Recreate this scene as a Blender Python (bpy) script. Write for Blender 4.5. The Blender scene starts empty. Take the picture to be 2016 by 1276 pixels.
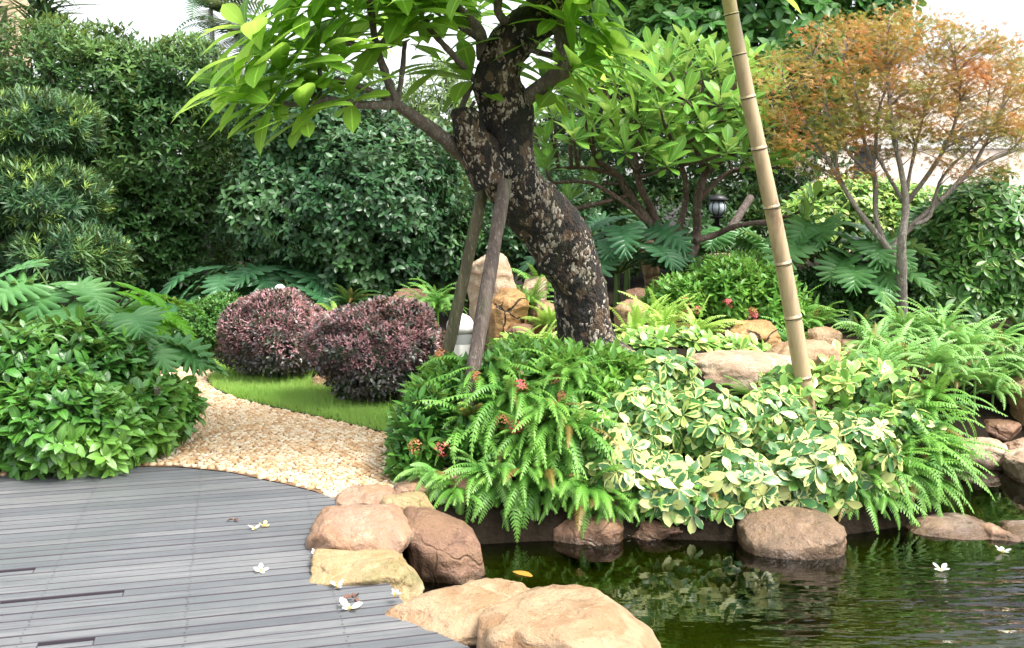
import bpy, math
import numpy as np
R = math.radians
SC = bpy.context.scene
COL = SC.collection

# ------------------------------------------------------------------ camera, sky, sun, exposure
CAM_Z, PITCH, F = 1.6, R(6.0), 1978.0          # F: focal length in pixels of a 2016 px wide frame
cam = bpy.data.cameras.new('camera'); camo = bpy.data.objects.new('camera', cam); COL.objects.link(camo)
camo.location = (0, 0, CAM_Z); camo.rotation_euler = (R(90) - PITCH, 0, 0)
cam.sensor_width = 36; cam.lens = 36 * F / 2016; cam.clip_end = 500; cam.clip_start = 0.05
SC.camera = camo
SUN_EL, SUN_AZ = 60, 120                        # azimuth from +Y towards +X
w = bpy.data.worlds.new('World'); SC.world = w; w.use_nodes = True
nt = w.node_tree; bg = nt.nodes['Background']
sky = nt.nodes.new('ShaderNodeTexSky'); sky.sky_type = 'NISHITA'; sky.sun_disc = False
sky.sun_elevation = R(SUN_EL); sky.sun_rotation = R(SUN_AZ); sky.dust_density = 4; sky.air_density = 1.2
hs = nt.nodes.new('ShaderNodeHueSaturation'); hs.inputs['Saturation'].default_value = 0.28
nt.links.new(sky.outputs[0], hs.inputs['Color']); nt.links.new(hs.outputs[0], bg.inputs[0])
bg.inputs[1].default_value = 0.12
sl = bpy.data.lights.new('sun', 'SUN'); slo = bpy.data.objects.new('sun', sl); COL.objects.link(slo)
sl.energy = 1.5; sl.angle = R(20); sl.color = (1, .95, .86)
slo.rotation_euler = (R(90 - SUN_EL), 0, R(180 - SUN_AZ)); slo.location = (4, 10, 20)
SC.view_settings.view_transform = 'Standard'; SC.view_settings.look = 'None'
SC.view_settings.exposure = 1.95; SC.view_settings.gamma = 1
try:
    SC.cycles.max_bounces = 6; SC.cycles.diffuse_bounces = 2; SC.cycles.glossy_bounces = 3
    SC.cycles.transparent_max_bounces = 6; SC.cycles.transmission_bounces = 4
    SC.cycles.caustics_reflective = False; SC.cycles.caustics_refractive = False
except Exception: pass

rng = np.random.default_rng(11)
U = rng.uniform
CP, SP = math.cos(PITCH), math.sin(PITCH)
def ray(px, py):
    dx, dz = (px - 1008) / F, (638 - py) / F
    return np.array([dx, CP + SP * dz, -SP + CP * dz])
def at(px, py, Y):                              # the point of depth Y seen at photo pixel px, py
    d = ray(px, py); return np.array([0, 0, CAM_Z]) + d * (Y / d[1])
def gp(px, py, z=0.0):                          # the point of height z there
    d = ray(px, py); return np.array([0, 0, CAM_Z]) + d * ((z - CAM_Z) / d[2])
def m(px, Y): return px * Y / F

# ------------------------------------------------------------------ numpy noise
def _h(i, j, k, s):
    n = (i * 374761393 + j * 668265263 + k * 1274126177 + s * 974711) & 0x7fffffff
    n = ((n ^ (n >> 13)) * 1274126177) & 0x7fffffff
    return ((n ^ (n >> 16)) & 0xffff) / 32767.5 - 1
def vnoise(P, s=0):
    P = np.asarray(P, float); I = np.floor(P).astype(np.int64); f = P - I; f = f * f * (3 - 2 * f)
    r = 0
    for a in (0, 1):
        for b in (0, 1):
            for c in (0, 1):
                wgt = (f[..., 0] if a else 1 - f[..., 0]) * (f[..., 1] if b else 1 - f[..., 1]) * (f[..., 2] if c else 1 - f[..., 2])
                r = r + wgt * _h(I[..., 0] + a, I[..., 1] + b, I[..., 2] + c, s)
    return r
def fbm(P, s=0, o=4):
    P = np.asarray(P, float); r = 0; a = 1.0
    for k in range(o):
        r = r + a * vnoise(P * 2 ** k + 7.3 * k, s + k); a *= .5
    return r
def nrm(v): v = np.asarray(v, float); return v / np.maximum(np.linalg.norm(v, axis=-1, keepdims=True), 1e-9)
def ss(x): x = np.clip(x, 0, 1); return x * x * (3 - 2 * x)

# ------------------------------------------------------------------ mesh collector
class MB:
    def __init__(s): s.v = []; s.l = []; s.c = []; s.u = []; s.k = []; s.n = 0
    def add(s, V, Fc, UV=None, mi=0):
        V = np.asarray(V, float).reshape(-1, 3); Fc = np.asarray(Fc, np.int64)
        s.v.append(V); s.l.append((Fc + s.n).ravel()); s.c.append(np.full(len(Fc), Fc.shape[1]))
        s.u.append(np.zeros((len(V), 2)) if UV is None else np.asarray(UV, float).reshape(-1, 2))
        s.k.append(np.full(len(Fc), mi)); s.n += len(V)
    def box(s, a, b, mi=0):
        x0, y0, z0 = a; x1, y1, z1 = b
        V = [(x0, y0, z0), (x1, y0, z0), (x1, y1, z0), (x0, y1, z0), (x0, y0, z1), (x1, y0, z1), (x1, y1, z1), (x0, y1, z1)]
        s.add(V, [(0, 3, 2, 1), (4, 5, 6, 7), (0, 1, 5, 4), (1, 2, 6, 5), (2, 3, 7, 6), (3, 0, 4, 7)], None, mi)
    def inst(s, T, Rm, P, S, mi=0, uvfix=None):     # T = (verts, faces, uvs); Rm (N,3,3); P (N,3); S (N,) or (N,3)
        V, Fc, UV = T; N = len(P); S = np.asarray(S, float)
        if S.ndim == 1: S = np.repeat(S[:, None], 3, 1)
        X = np.einsum('nij,nvj->nvi', Rm, V[None] * S[:, None, :]) + P[:, None, :]
        FF = Fc[None] + (np.arange(N) * len(V))[:, None, None]
        s.add(X.reshape(-1, 3), FF.reshape(-1, Fc.shape[1]), np.tile(UV, (N, 1)), mi)
    def tube(s, pts, rad, sides=8, res=0, disp=None, cap=True, mi=0, sq=None):
        pts = np.asarray(pts, float); rad = np.asarray(rad, float) * np.ones(len(pts))
        if res: pts, rad = spline(pts, rad, res)
        n = len(pts); T = nrm(np.gradient(pts, axis=0))
        a = np.cross(T[0], (0, 0, 1.0)); 
        if np.linalg.norm(a) < .1: a = np.array([1.0, 0, 0])
        X = np.zeros((n, 3)); X[0] = nrm(a)
        for i in range(1, n):
            q = X[i - 1] - T[i] * np.dot(X[i - 1], T[i]); X[i] = nrm(q)
        Yv = np.cross(T, X); th = np.arange(sides) * 2 * math.pi / sides
        Nn = X[:, None] * np.cos(th)[None, :, None] + Yv[:, None] * np.sin(th)[None, :, None]
        P = pts[:, None] + Nn * rad[:, None, None]
        if disp is not None: P = P + Nn * disp(P, Nn, np.linspace(0, 1, n))[..., None]
        i = np.arange(n - 1)[:, None]; j = np.arange(sides)[None]; j2 = (j + 1) % sides
        Q = np.stack([i * sides + j, i * sides + j2, (i + 1) * sides + j2, (i + 1) * sides + j], -1).reshape(-1, 4)
        uv = np.stack(np.broadcast_arrays(j / sides, np.linspace(0, 1, n)[:, None]), -1)
        s.add(P.reshape(-1, 3), Q, uv, mi)
        if cap:
            for e in (0, n - 1):
                c = P[e].mean(0); b = np.vstack([P[e], c]); f = np.stack([np.arange(sides), (np.arange(sides) + 1) % sides, np.full(sides, sides)], 1)
                s.add(b, f[:, ::-1] if e == 0 else f, None, mi)
    def lathe(s, prof, c=(0, 0, 0), sides=32, mi=0):
        prof = np.asarray(prof, float); n = len(prof); th = np.arange(sides) * 2 * math.pi / sides
        P = np.stack([prof[:, 0][:, None] * np.cos(th), prof[:, 0][:, None] * np.sin(th), np.repeat(prof[:, 1][:, None], sides, 1)], -1) + np.asarray(c)
        i = np.arange(n - 1)[:, None]; j = np.arange(sides)[None]; j2 = (j + 1) % sides
        s.add(P.reshape(-1, 3), np.stack([i * sides + j, i * sides + j2, (i + 1) * sides + j2, (i + 1) * sides + j], -1).reshape(-1, 4), None, mi)
    def build(s, name, mats, parent=None, base=(0, 0, 0), smooth=True):
        V = np.vstack(s.v) - np.asarray(base, float); L = np.concatenate(s.l); C = np.concatenate(s.c); UVv = np.vstack(s.u)
        me = bpy.data.meshes.new(name)
        me.vertices.add(len(V)); me.vertices.foreach_set('co', V.astype(np.float32).ravel())
        me.loops.add(len(L)); me.loops.foreach_set('vertex_index', L.astype(np.int32))
        me.polygons.add(len(C)); st = np.concatenate([[0], np.cumsum(C)[:-1]])
        me.polygons.foreach_set('loop_start', st.astype(np.int32))
        me.polygons.foreach_set('material_index', np.concatenate(s.k).astype(np.int32))
        me.polygons.foreach_set('use_smooth', np.full(len(C), bool(smooth)))
        uv = me.uv_layers.new(name='UVMap'); uv.data.foreach_set('uv', UVv[L].astype(np.float32).ravel())
        me.update(calc_edges=True); me.validate()
        for q in (mats if isinstance(mats, (list, tuple)) else [mats]): me.materials.append(q)
        o = bpy.data.objects.new(name, me); COL.objects.link(o)
        if parent is not None: o.parent = parent
        else: o.location = base
        return o
def spline(p, r, res):
    p = np.asarray(p, float); n = len(p); A = np.vstack([2 * p[0] - p[1], p, 2 * p[-1] - p[-2]])
    o = []; rr = []
    for i in range(n - 1):
        t = np.linspace(0, 1, res, endpoint=False)[:, None]; p0, p1, p2, p3 = A[i], A[i + 1], A[i + 2], A[i + 3]
        o.append(.5 * (2 * p1 + (p2 - p0) * t + (2 * p0 - 5 * p1 + 4 * p2 - p3) * t ** 2 + (3 * p1 - p0 - 3 * p2 + p3) * t ** 3))
        rr.append(r[i] + (r[i + 1] - r[i]) * ss(t[:, 0]))
    return np.vstack(o + [p[-1:]]), np.concatenate(rr + [r[-1:]])
def tag(o, label, cat, group=None):
    o['label'] = label; o['category'] = cat
    if group: o['group'] = group
    return o
def thing(name, label, cat, base, group=None):
    o = bpy.data.objects.new(name, None); COL.objects.link(o); o.location = base; o.empty_display_size = .1
    return tag(o, label, cat, group)
def structure(o, k='structure'): o['kind'] = k; return o

# ------------------------------------------------------------------ materials
def mat(name):
    q = bpy.data.materials.new(name); q.use_nodes = True
    t = q.node_tree; return q, t, t.nodes['Principled BSDF'], t.nodes['Material Output']
def N(t, ty, **kw):
    n = t.nodes.new(ty)
    for k, v in kw.items():
        if k in n.inputs: n.inputs[k].default_value = v
        else: setattr(n, k, v)
    return n
def mix(t, a, b, f, mode='MIX'):
    n = t.nodes.new('ShaderNodeMixRGB'); n.blend_type = mode
    for i, v in ((1, a), (2, b), (0, f)):
        if hasattr(v, 'is_linked') or isinstance(v, bpy.types.NodeSocket): t.links.new(v, n.inputs[i])
        else: n.inputs[i].default_value = (*v, 1) if isinstance(v, tuple) else v
    return n.outputs[0]
def ramp(t, src, stops):
    n = t.nodes.new('ShaderNodeValToRGB'); t.links.new(src, n.inputs[0]); e = n.color_ramp.elements
    while len(e) < len(stops): e.new(.5)
    for q, (p, c) in zip(e, stops): q.position = p; q.color = (*c, 1) if isinstance(c, tuple) else (c, c, c, 1)
    return n.outputs[0]
def math_(t, op, a, b=0.0):
    n = t.nodes.new('ShaderNodeMath'); n.operation = op
    for i, v in ((0, a), (1, b)):
        if isinstance(v, bpy.types.NodeSocket): t.links.new(v, n.inputs[i])
        else: n.inputs[i].default_value = v
    return n.outputs[0]
def noise(t, scale, detail=3, co=None, rough=.5, out=0):
    n = N(t, 'ShaderNodeTexNoise', Scale=scale, Detail=detail, Roughness=rough)
    if co is not None: t.links.new(co, n.inputs['Vector'])
    return n.outputs[out]
def objco(t, scale=(1, 1, 1), rot=(0, 0, 0)):
    c = N(t, 'ShaderNodeTexCoord'); mp = N(t, 'ShaderNodeMapping'); mp.inputs['Scale'].default_value = scale; mp.inputs['Rotation'].default_value = rot
    t.links.new(c.outputs['Object'], mp.inputs[0]); return mp.outputs[0]
def bump(t, bs, h, strength=.5, dist=.02):
    b = N(t, 'ShaderNodeBump', Strength=strength, Distance=dist); t.links.new(h, b.inputs['Height']); t.links.new(b.outputs[0], bs.inputs['Normal'])
def leafmat(name, c1, c2, c3=None, rough=.38, trans=.28, rib=0.0, under=None, patch=1.2, spec=.4, pfac=.7):
    q, t, bs, out = mat(name)
    geo = N(t, 'ShaderNodeNewGeometry'); rnd = geo.outputs['Random Per Island']
    col = mix(t, c1, c2, rnd)
    if c3 is not None:                                       # clumps of younger or older leaves
        f = ramp(t, noise(t, patch, 3, objco(t)), [(.47, 0.0), (.68, pfac)])
        col = mix(t, col, c3, f)
    if rib:
        uv = N(t, 'ShaderNodeUVMap'); sp = N(t, 'ShaderNodeSeparateXYZ'); t.links.new(uv.outputs[0], sp.inputs[0])
        d = math_(t, 'ABSOLUTE', math_(t, 'SUBTRACT', sp.outputs[0], .5))
        col = mix(t, col, tuple(min(1, x * 2.2 + .03) for x in c2), ramp(t, d, [(.02, rib), (.06, 0.0)]))
        vein = N(t, 'ShaderNodeTexWave', Scale=9, Distortion=.4); vein.bands_direction = 'DIAGONAL'
        t.links.new(uv.outputs[0], vein.inputs[0]); bump(t, bs, vein.outputs[1], .15, .01)
    if under: col = mix(t, col, under, math_(t, 'MULTIPLY', geo.outputs['Backfacing'], .65))
    t.links.new(col, bs.inputs['Base Color']); bs.inputs['Roughness'].default_value = rough
    bs.inputs['Specular IOR Level'].default_value = spec
    tr = N(t, 'ShaderNodeBsdfTranslucent'); t.links.new(mix(t, col, (1.0, 1.0, .25), .18), tr.inputs[0])
    ms = N(t, 'ShaderNodeMixShader'); ms.inputs[0].default_value = trans
    t.links.new(bs.outputs[0], ms.inputs[1]); t.links.new(tr.outputs[0], ms.inputs[2]); t.links.new(ms.outputs[0], out.inputs[0])
    return q
def fernmat(name, c1, c2, tip):
    q, t, bs, out = mat(name); uv = N(t, 'ShaderNodeUVMap'); sp = N(t, 'ShaderNodeSeparateXYZ'); t.links.new(uv.outputs[0], sp.inputs[0])
    col = mix(t, c1, c2, sp.outputs[1]); col = mix(t, col, tip, ramp(t, sp.outputs[0], [(.45, 0.0), (1, .6)])); col = mix(t, col, (.24, .13, .04), ramp(t, sp.outputs[1], [(.955, 0.0), (.965, .9)]))
    t.links.new(col, bs.inputs['Base Color']); bs.inputs['Roughness'].default_value = .45
    tr = N(t, 'ShaderNodeBsdfTranslucent'); t.links.new(mix(t, col, (1.0, 1.0, .25), .15), tr.inputs[0])
    ms = N(t, 'ShaderNodeMixShader'); ms.inputs[0].default_value = .32
    t.links.new(bs.outputs[0], ms.inputs[1]); t.links.new(tr.outputs[0], ms.inputs[2]); t.links.new(ms.outputs[0], out.inputs[0])
    return q
def varieg(name, green, green2, cream, lo, hi):
    q, t, bs, out = mat(name); geo = N(t, 'ShaderNodeNewGeometry'); rnd = geo.outputs['Random Per Island']
    uv = N(t, 'ShaderNodeUVMap'); sp = N(t, 'ShaderNodeSeparateXYZ'); t.links.new(uv.outputs[0], sp.inputs[0])
    d = math_(t, 'MULTIPLY', math_(t, 'ABSOLUTE', math_(t, 'SUBTRACT', sp.outputs[0], .5)), 2.0)
    d = math_(t, 'MAXIMUM', d, math_(t, 'ADD', math_(t, 'MULTIPLY', sp.outputs[1], 1.1), -.45))
    d = math_(t, 'ADD', d, math_(t, 'MULTIPLY', math_(t, 'SUBTRACT', noise(t, 22, 3, objco(t)), .5), 1.5))
    th = N(t, 'ShaderNodeMapRange'); t.links.new(rnd, th.inputs[0]); th.inputs[3].default_value = lo; th.inputs[4].default_value = hi
    f = ramp(t, math_(t, 'ADD', math_(t, 'SUBTRACT', d, th.outputs[0]), .5), [(.46, 0.0), (.54, 1.0)])
    g = mix(t, green, green2, noise(t, 30, 3, objco(t)))
    col = mix(t, g, cream, f)
    t.links.new(col, bs.inputs['Base Color']); bs.inputs['Roughness'].default_value = .35
    tr = N(t, 'ShaderNodeBsdfTranslucent'); t.links.new(col, tr.inputs[0])
    ms = N(t, 'ShaderNodeMixShader'); ms.inputs[0].default_value = .22
    t.links.new(bs.outputs[0], ms.inputs[1]); t.links.new(tr.outputs[0], ms.inputs[2]); t.links.new(ms.outputs[0], out.inputs[0])
    return q
def rockmat(name, c1, c2, c3, moss=0.0, rough=.6, crack=.0):
    q, t, bs, out = mat(name); co = objco(t)
    wob = mix(t, co, noise(t, 3.5, 3, co, .5, 1), .22)
    col = mix(t, c1, c2, ramp(t, noise(t, 5.5, 8, wob, .68), [(.38, 0.0), (.6, 1.0)]))
    band = N(t, 'ShaderNodeTexWave', Scale=3.0, Distortion=7.0, Detail=6.0); band.bands_direction = 'Z'; band.inputs['Detail Roughness'].default_value = .65; t.links.new(wob, band.inputs[0])
    col = mix(t, col, c3, math_(t, 'MULTIPLY', ramp(t, band.outputs[1], [(.45, 0.0), (.9, 1.0)]), .6))
    col = mix(t, col, tuple(x * .45 for x in c1), ramp(t, noise(t, 3.1, 7, wob, .72), [(.54, 0.0), (.68, .75)]))       # brown iron staining
    col = mix(t, col, tuple(min(.75, x * 1.35 + .04) for x in c2), ramp(t, noise(t, 9, 8, co, .75), [(.57, 0.0), (.66, .6)]))   # pale crust
    col = mix(t, col, tuple(x * .3 for x in c1), ramp(t, noise(t, 46, 5, co, .7), [(.60, 0.0), (.70, .7)]))             # pits and specks
    vo = N(t, 'ShaderNodeTexVoronoi', Scale=2.6); vo.feature = 'DISTANCE_TO_EDGE'; t.links.new(wob, vo.inputs['Vector'])
    ck = ramp(t, vo.outputs[0], [(.004, 1.0), (.022, 0.0)])
    ck = math_(t, 'MULTIPLY', ck, ramp(t, noise(t, 1.7, 2, co), [(.5, 0.0), (.56, crack)]))
    col = mix(t, col, (.035, .02, .012), ck)
    if moss: col = mix(t, col, (.09, .12, .025), ramp(t, noise(t, 6, 5, co, .65), [(.5, 0.0), (.66, moss)]))
    pz = N(t, 'ShaderNodeNewGeometry'); sz = N(t, 'ShaderNodeSeparateXYZ'); t.links.new(pz.outputs['Position'], sz.inputs[0])
    wet = ramp(t, math_(t, 'ADD', math_(t, 'MULTIPLY', sz.outputs[2], -1.0), math_(t, 'MULTIPLY', math_(t, 'SUBTRACT', noise(t, 8, 4, co), .5), .06)), [(.195, 0.0), (.225, 1.0)])
    col = mix(t, col, (.075, .04, .018), math_(t, 'MULTIPLY', wet, .8))
    t.links.new(col, bs.inputs['Base Color']); t.links.new(math_(t, 'SUBTRACT', rough, math_(t, 'MULTIPLY', wet, .35)), bs.inputs['Roughness'])
    h = math_(t, 'ADD', noise(t, 13, 9, co, .68), math_(t, 'MULTIPLY', noise(t, 70, 4, co, .6), .25)); h = math_(t, 'ADD', h, math_(t, 'MULTIPLY', band.outputs[1], .35))
    bump(t, bs, math_(t, 'SUBTRACT', h, math_(t, 'MULTIPLY', ck, 1.2)), .85, .04)
    return q
def plain(name, c, rough=.5, metal=0.0, var=.15, scale=20, bmp=0.0):
    q, t, bs, out = mat(name); co = objco(t)
    col = mix(t, tuple(x * (1 - var) for x in c), tuple(min(1, x * (1 + var)) for x in c), noise(t, scale, 5, co, .6))
    t.links.new(col, bs.inputs['Base Color']); bs.inputs['Roughness'].default_value = rough; bs.inputs['Metallic'].default_value = metal
    if bmp: bump(t, bs, noise(t, scale * 2, 5, co), bmp, .01)
    return q
def barkmat(name, dark, mid, light, flake=.55, scale=1.0, moss=.0, stretch=.45):
    q, t, bs, out = mat(name); co = objco(t, (scale, scale, scale * stretch))
    n1 = noise(t, 9, 7, co, .68); n2 = noise(t, 34, 5, co, .62); n3 = noise(t, 3.2, 4, co)
    col = mix(t, dark, mid, ramp(t, n1, [(.46, 0.0), (.66, 1.0)]))
    lo = .60 - .1 * flake
    fl = math_(t, 'MULTIPLY', ramp(t, n2, [(lo, 0.0), (lo + .05, 1.0)]), ramp(t, n3, [(.30, .15), (.52, 1.0)]))
    col = mix(t, col, light, math_(t, 'MULTIPLY', fl, .9))
    if moss: col = mix(t, col, (.07, .09, .03), ramp(t, noise(t, 5, 4, co), [(.52, 0.0), (.7, moss)]))
    t.links.new(col, bs.inputs['Base Color']); bs.inputs['Roughness'].default_value = .75
    bump(t, bs, math_(t, 'ADD', math_(t, 'MULTIPLY', n1, 1.2), math_(t, 'MULTIPLY', n2, .5)), .9, .03)
    return q

# ------------------------------------------------------------------ leaf templates and scatter
def leaf(L=1, W=.4, n=4, fold=.25, curl=.25, peak=.5, base=.0, tip=0.0):
    t = np.linspace(0, 1, n + 1); e = math.log(.5) / math.log(peak)
    wd = W / 2 * np.sin(math.pi * np.clip(t ** e, 0, 1)) ** .85 + W / 2 * base * (1 - t) + W * .02
    wd[-1] = W * .02
    y = L * (t - .12 * curl * t * t); z = -curl * L * .5 * t * t
    V = np.zeros((n + 1, 3, 3)); V[:, :, 1] = y[:, None]; V[:, :, 2] = z[:, None]
    V[:, 0, 0] = -wd; V[:, 2, 0] = wd; V[:, 0, 2] += fold * wd; V[:, 2, 2] += fold * wd
    UV = np.zeros((n + 1, 3, 2)); UV[:, 0, 0] = 0; UV[:, 1, 0] = .5; UV[:, 2, 0] = 1; UV[:, :, 1] = t[:, None]
    Q = []
    for i in range(n):
        for j in (0, 1): a = i * 3 + j; Q.append((a, a + 1, a + 4, a + 3))
    return V.reshape(-1, 3), np.array(Q), UV.reshape(-1, 2)
def star(k=5, L=1, W=.22):
    V = []; Q = []; UV = []
    for i in range(k):
        a = (i - (k - 1) / 2) * R(40); d = np.array([math.sin(a), math.cos(a), 0]); sx = np.array([d[1], -d[0], 0]); l = L * (1 - .12 * abs(i - (k - 1) / 2))
        b = len(V); V += [d * .0, d * l * .45 + sx * W * .5 + [0, 0, .05], d * l + [0, 0, -.12], d * l * .45 - sx * W * .5 + [0, 0, .05]]; Q.append((b, b + 1, b + 2, b + 3)); UV += [(.5, 0), (1, .5), (.5, 1), (0, .5)]
    V[0::4]  # lobes share the leaf's foot
    return np.array(V), np.array(Q), np.array(UV, float)
def frames(D, Z):
    Y = nrm(D); X = np.cross(Y, Z); bad = np.linalg.norm(X, axis=1) < 1e-3; X[bad] = np.cross(Y[bad], np.array([.3, .9, .2])); X = nrm(X)
    return np.stack([X, Y, np.cross(X, Y)], -1)
def basis(A):
    A = nrm(A); h = np.where(np.abs(A[:, 2:3]) < .9, np.array([[0, 0, 1.0]]), np.array([[1.0, 0, 0]]))
    B = nrm(np.cross(h, A)); return A, B, np.cross(A, B)
def sprigs(mb, P, A, T, k=7, tilt=(35, 85), size=(.05, .08), stem=.03, up=.4, mi=0, sag=0.0):
    """k leaves round the twig tip at every P, twig axis A"""
    P = np.asarray(P, float); n = len(P); A, B1, B2 = basis(A)
    ph = U(0, 6.28, (n, 1)) + np.arange(k)[None] * 2.39996 + U(-.35, .35, (n, k)); q = (np.arange(k)[None] + U(0, 1, (n, k))) / k
    th = np.radians(tilt[0] + (tilt[1] - tilt[0]) * (1 - q)); sz = U(size[0], size[1], (n, k)) * (.65 + .5 * np.sin(math.pi * np.clip(1 - q * .8, 0, 1)))
    D = A[:, None] * np.cos(th)[..., None] + (B1[:, None] * np.cos(ph)[..., None] + B2[:, None] * np.sin(ph)[..., None]) * np.sin(th)[..., None]
    D[..., 2] -= sag
    Z = A[:, None] + np.array([0, 0, up])[None, None] + U(-.25, .25, (n, k, 3))
    X = P[:, None] + A[:, None] * (stem * (q - .5) * 2)[..., None] + D * .004
    Dm = D.reshape(-1, 3); Rm = frames(Dm, Z.reshape(-1, 3)); Xm = X.reshape(-1, 3); sm = sz.ravel()
    Ts = T if isinstance(T, list) else [T]; pick = rng.integers(0, len(Ts), len(Xm))
    for i, tt in enumerate(Ts):
        z = pick == i
        if z.any(): mb.inst(tt, Rm[z], Xm[z], sm[z], mi)
def shell(blobs, n, depth=.3, lump=.14, freq=2.2, back=.3, zmin=None, pw=1.6, seed=0):
    """points on and just inside a union of ellipsoids, uneven outline, thinner on the far side"""
    bl = np.array(blobs, float); ar = (bl[:, 3] * bl[:, 4] + bl[:, 3] * bl[:, 5] + bl[:, 4] * bl[:, 5]); out = []; on = []; tot = 0
    for _ in range(40):
        k = max(2000, n); i = rng.choice(len(bl), k, p=ar / ar.sum()); b = bl[i]; u = nrm(rng.normal(size=(k, 3)))
        C = b[:, :3]; RR = b[:, 3:6]; nn = nrm(u / RR); r = 1 - depth * U(0, 1, k) ** pw
        P = C + u * RR * r[:, None]; l = fbm(P * freq, seed, 2) * lump; P = C + u * RR * (r + l)[:, None]
        ok = np.ones(k, bool)
        for j, c in enumerate(bl):
            d = np.linalg.norm((P - c[:3]) / c[3:6], axis=1); ok &= (i == j) | (d > 1 - depth * .8)
        tc = nrm(np.array([0, 0, CAM_Z]) - P); fac = (nn * tc).sum(1); ok &= (fac > -.15) | (U(0, 1, k) < back)
        if zmin is not None: ok &= P[:, 2] > (zmin(P[:, 0], P[:, 1]) if callable(zmin) else zmin)
        out.append(P[ok]); on.append(nn[ok]); tot += ok.sum()
        if tot >= n: break
    return np.vstack(out)[:n], np.vstack(on)[:n]
def E(cx, cy, rx, ry, Y, dy=None):             # an ellipsoid given by its outline in the photo and its depth
    c = at(cx, cy, Y); a = m(rx, Y); return (*c, a, dy if dy else a, m(ry, Y))

# ------------------------------------------------------------------ terrain
MOUND = np.array([(-.93, 6.35), (-.75, 5.85), (-.35, 5.72), (.1, 5.72), (.7, 5.78), (1.3, 5.72), (1.95, 5.85), (2.55, 6.1), (2.85, 6.7), (3.0, 7.4), (3.5, 7.8), (4.2, 8.0), (5.5, 8.2), (14, 8.6), (14, 30), (-.1, 30), (-.3, 12), (-.45, 10), (-.55, 8.6), (-.75, 7.4)])
POND = np.array([(-.25, 5.6), (-.6, 5.25), (-.75, 4.75), (-.55, 4.3), (-.1, 3.95), (.5, 3.5), (1.6, 2.6), (3, 1.4), (14, 1.4), (14, 8.45), (5.5, 8.1), (4.2, 7.9), (3.6, 7.7), (3.05, 7.35), (2.9, 6.7), (2.6, 6.05), (1.95, 5.78), (1.3, 5.66), (.7, 5.72), (.1, 5.66)])
def sdist(x, y, poly):                          # signed distance, positive inside
    x = np.asarray(x, float); y = np.asarray(y, float); d = np.full(x.shape, 1e9); ins = np.zeros(x.shape, bool); n = len(poly)
    for i in range(n):
        (ax, ay), (bx, by) = poly[i], poly[(i + 1) % n]; ex, ey = bx - ax, by - ay
        t = np.clip(((x - ax) * ex + (y - ay) * ey) / (ex * ex + ey * ey), 0, 1); d = np.minimum(d, np.hypot(x - ax - t * ex, y - ay - t * ey))
        c = ((ay > y) != (by > y)) & (x < ex * (y - ay) / (ey if ey else 1e-9) + ax); ins ^= c
    return np.where(ins, d, -d)
WATER = -.25
def H(x, y):
    x = np.asarray(x, float); y = np.asarray(y, float)
    dm = sdist(x, y, MOUND); dp = sdist(x, y, POND)
    h = -.035 + .6 * ss(dm / 1.5) + .35 * ss((dm - 1.1) / 2.2) + .02 * vnoise(np.stack([x * 1.3, y * 1.3, x * 0], -1), 3) * (dm > 0)
    return h - .75 * ss((dp + .12) / .45)
def Hs(x, y): return float(H(np.array([x]), np.array([y]))[0])
M_SOIL, t, bs, _ = mat('soil'); co = objco(t)
t.links.new(mix(t, (.018, .013, .008), (.05, .036, .022), noise(t, 7, 8, co, .7)), bs.inputs['Base Color']); bs.inputs['Roughness'].default_value = .95
bs.inputs['Specular IOR Level'].default_value = .1
pz = N(t, 'ShaderNodeNewGeometry'); sz = N(t, 'ShaderNodeSeparateXYZ'); t.links.new(pz.outputs['Position'], sz.inputs[0])
t.links.new(mix(t, mix(t, (.008, .006, .004), (.022, .016, .010), noise(t, 7, 8, co, .7)), mix(t, (.07, .11, .02), (.20, .19, .05), noise(t, 2.5, 5, co)), ramp(t, math_(t, 'MULTIPLY', sz.outputs[2], -1.0), [(.26, 0.0), (.36, 1.0)])), bs.inputs['Base Color'])
bump(t, bs, noise(t, 25, 6, co), .8, .03)
gx = np.concatenate([[-90, -40, -20, -12], np.arange(-8, 8.01, .1), [12, 20, 40, 90]]); gy = np.concatenate([[-60, -20, -6, -1], np.arange(1, 14.01, .1), [17, 22, 30, 60, 140]])
GX, GY = np.meshgrid(gx, gy); GZ = H(GX.ravel(), GY.ravel()).reshape(GX.shape); nx = len(gx)
q = MB(); i = np.arange(len(gy) - 1)[:, None]; j = np.arange(nx - 1)[None]
q.add(np.stack([GX, GY, GZ], -1).reshape(-1, 3), np.stack([i * nx + j, i * nx + j + 1, (i + 1) * nx + j + 1, (i + 1) * nx + j], -1).reshape(-1, 4))
structure(q.build('ground', M_SOIL))

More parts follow.
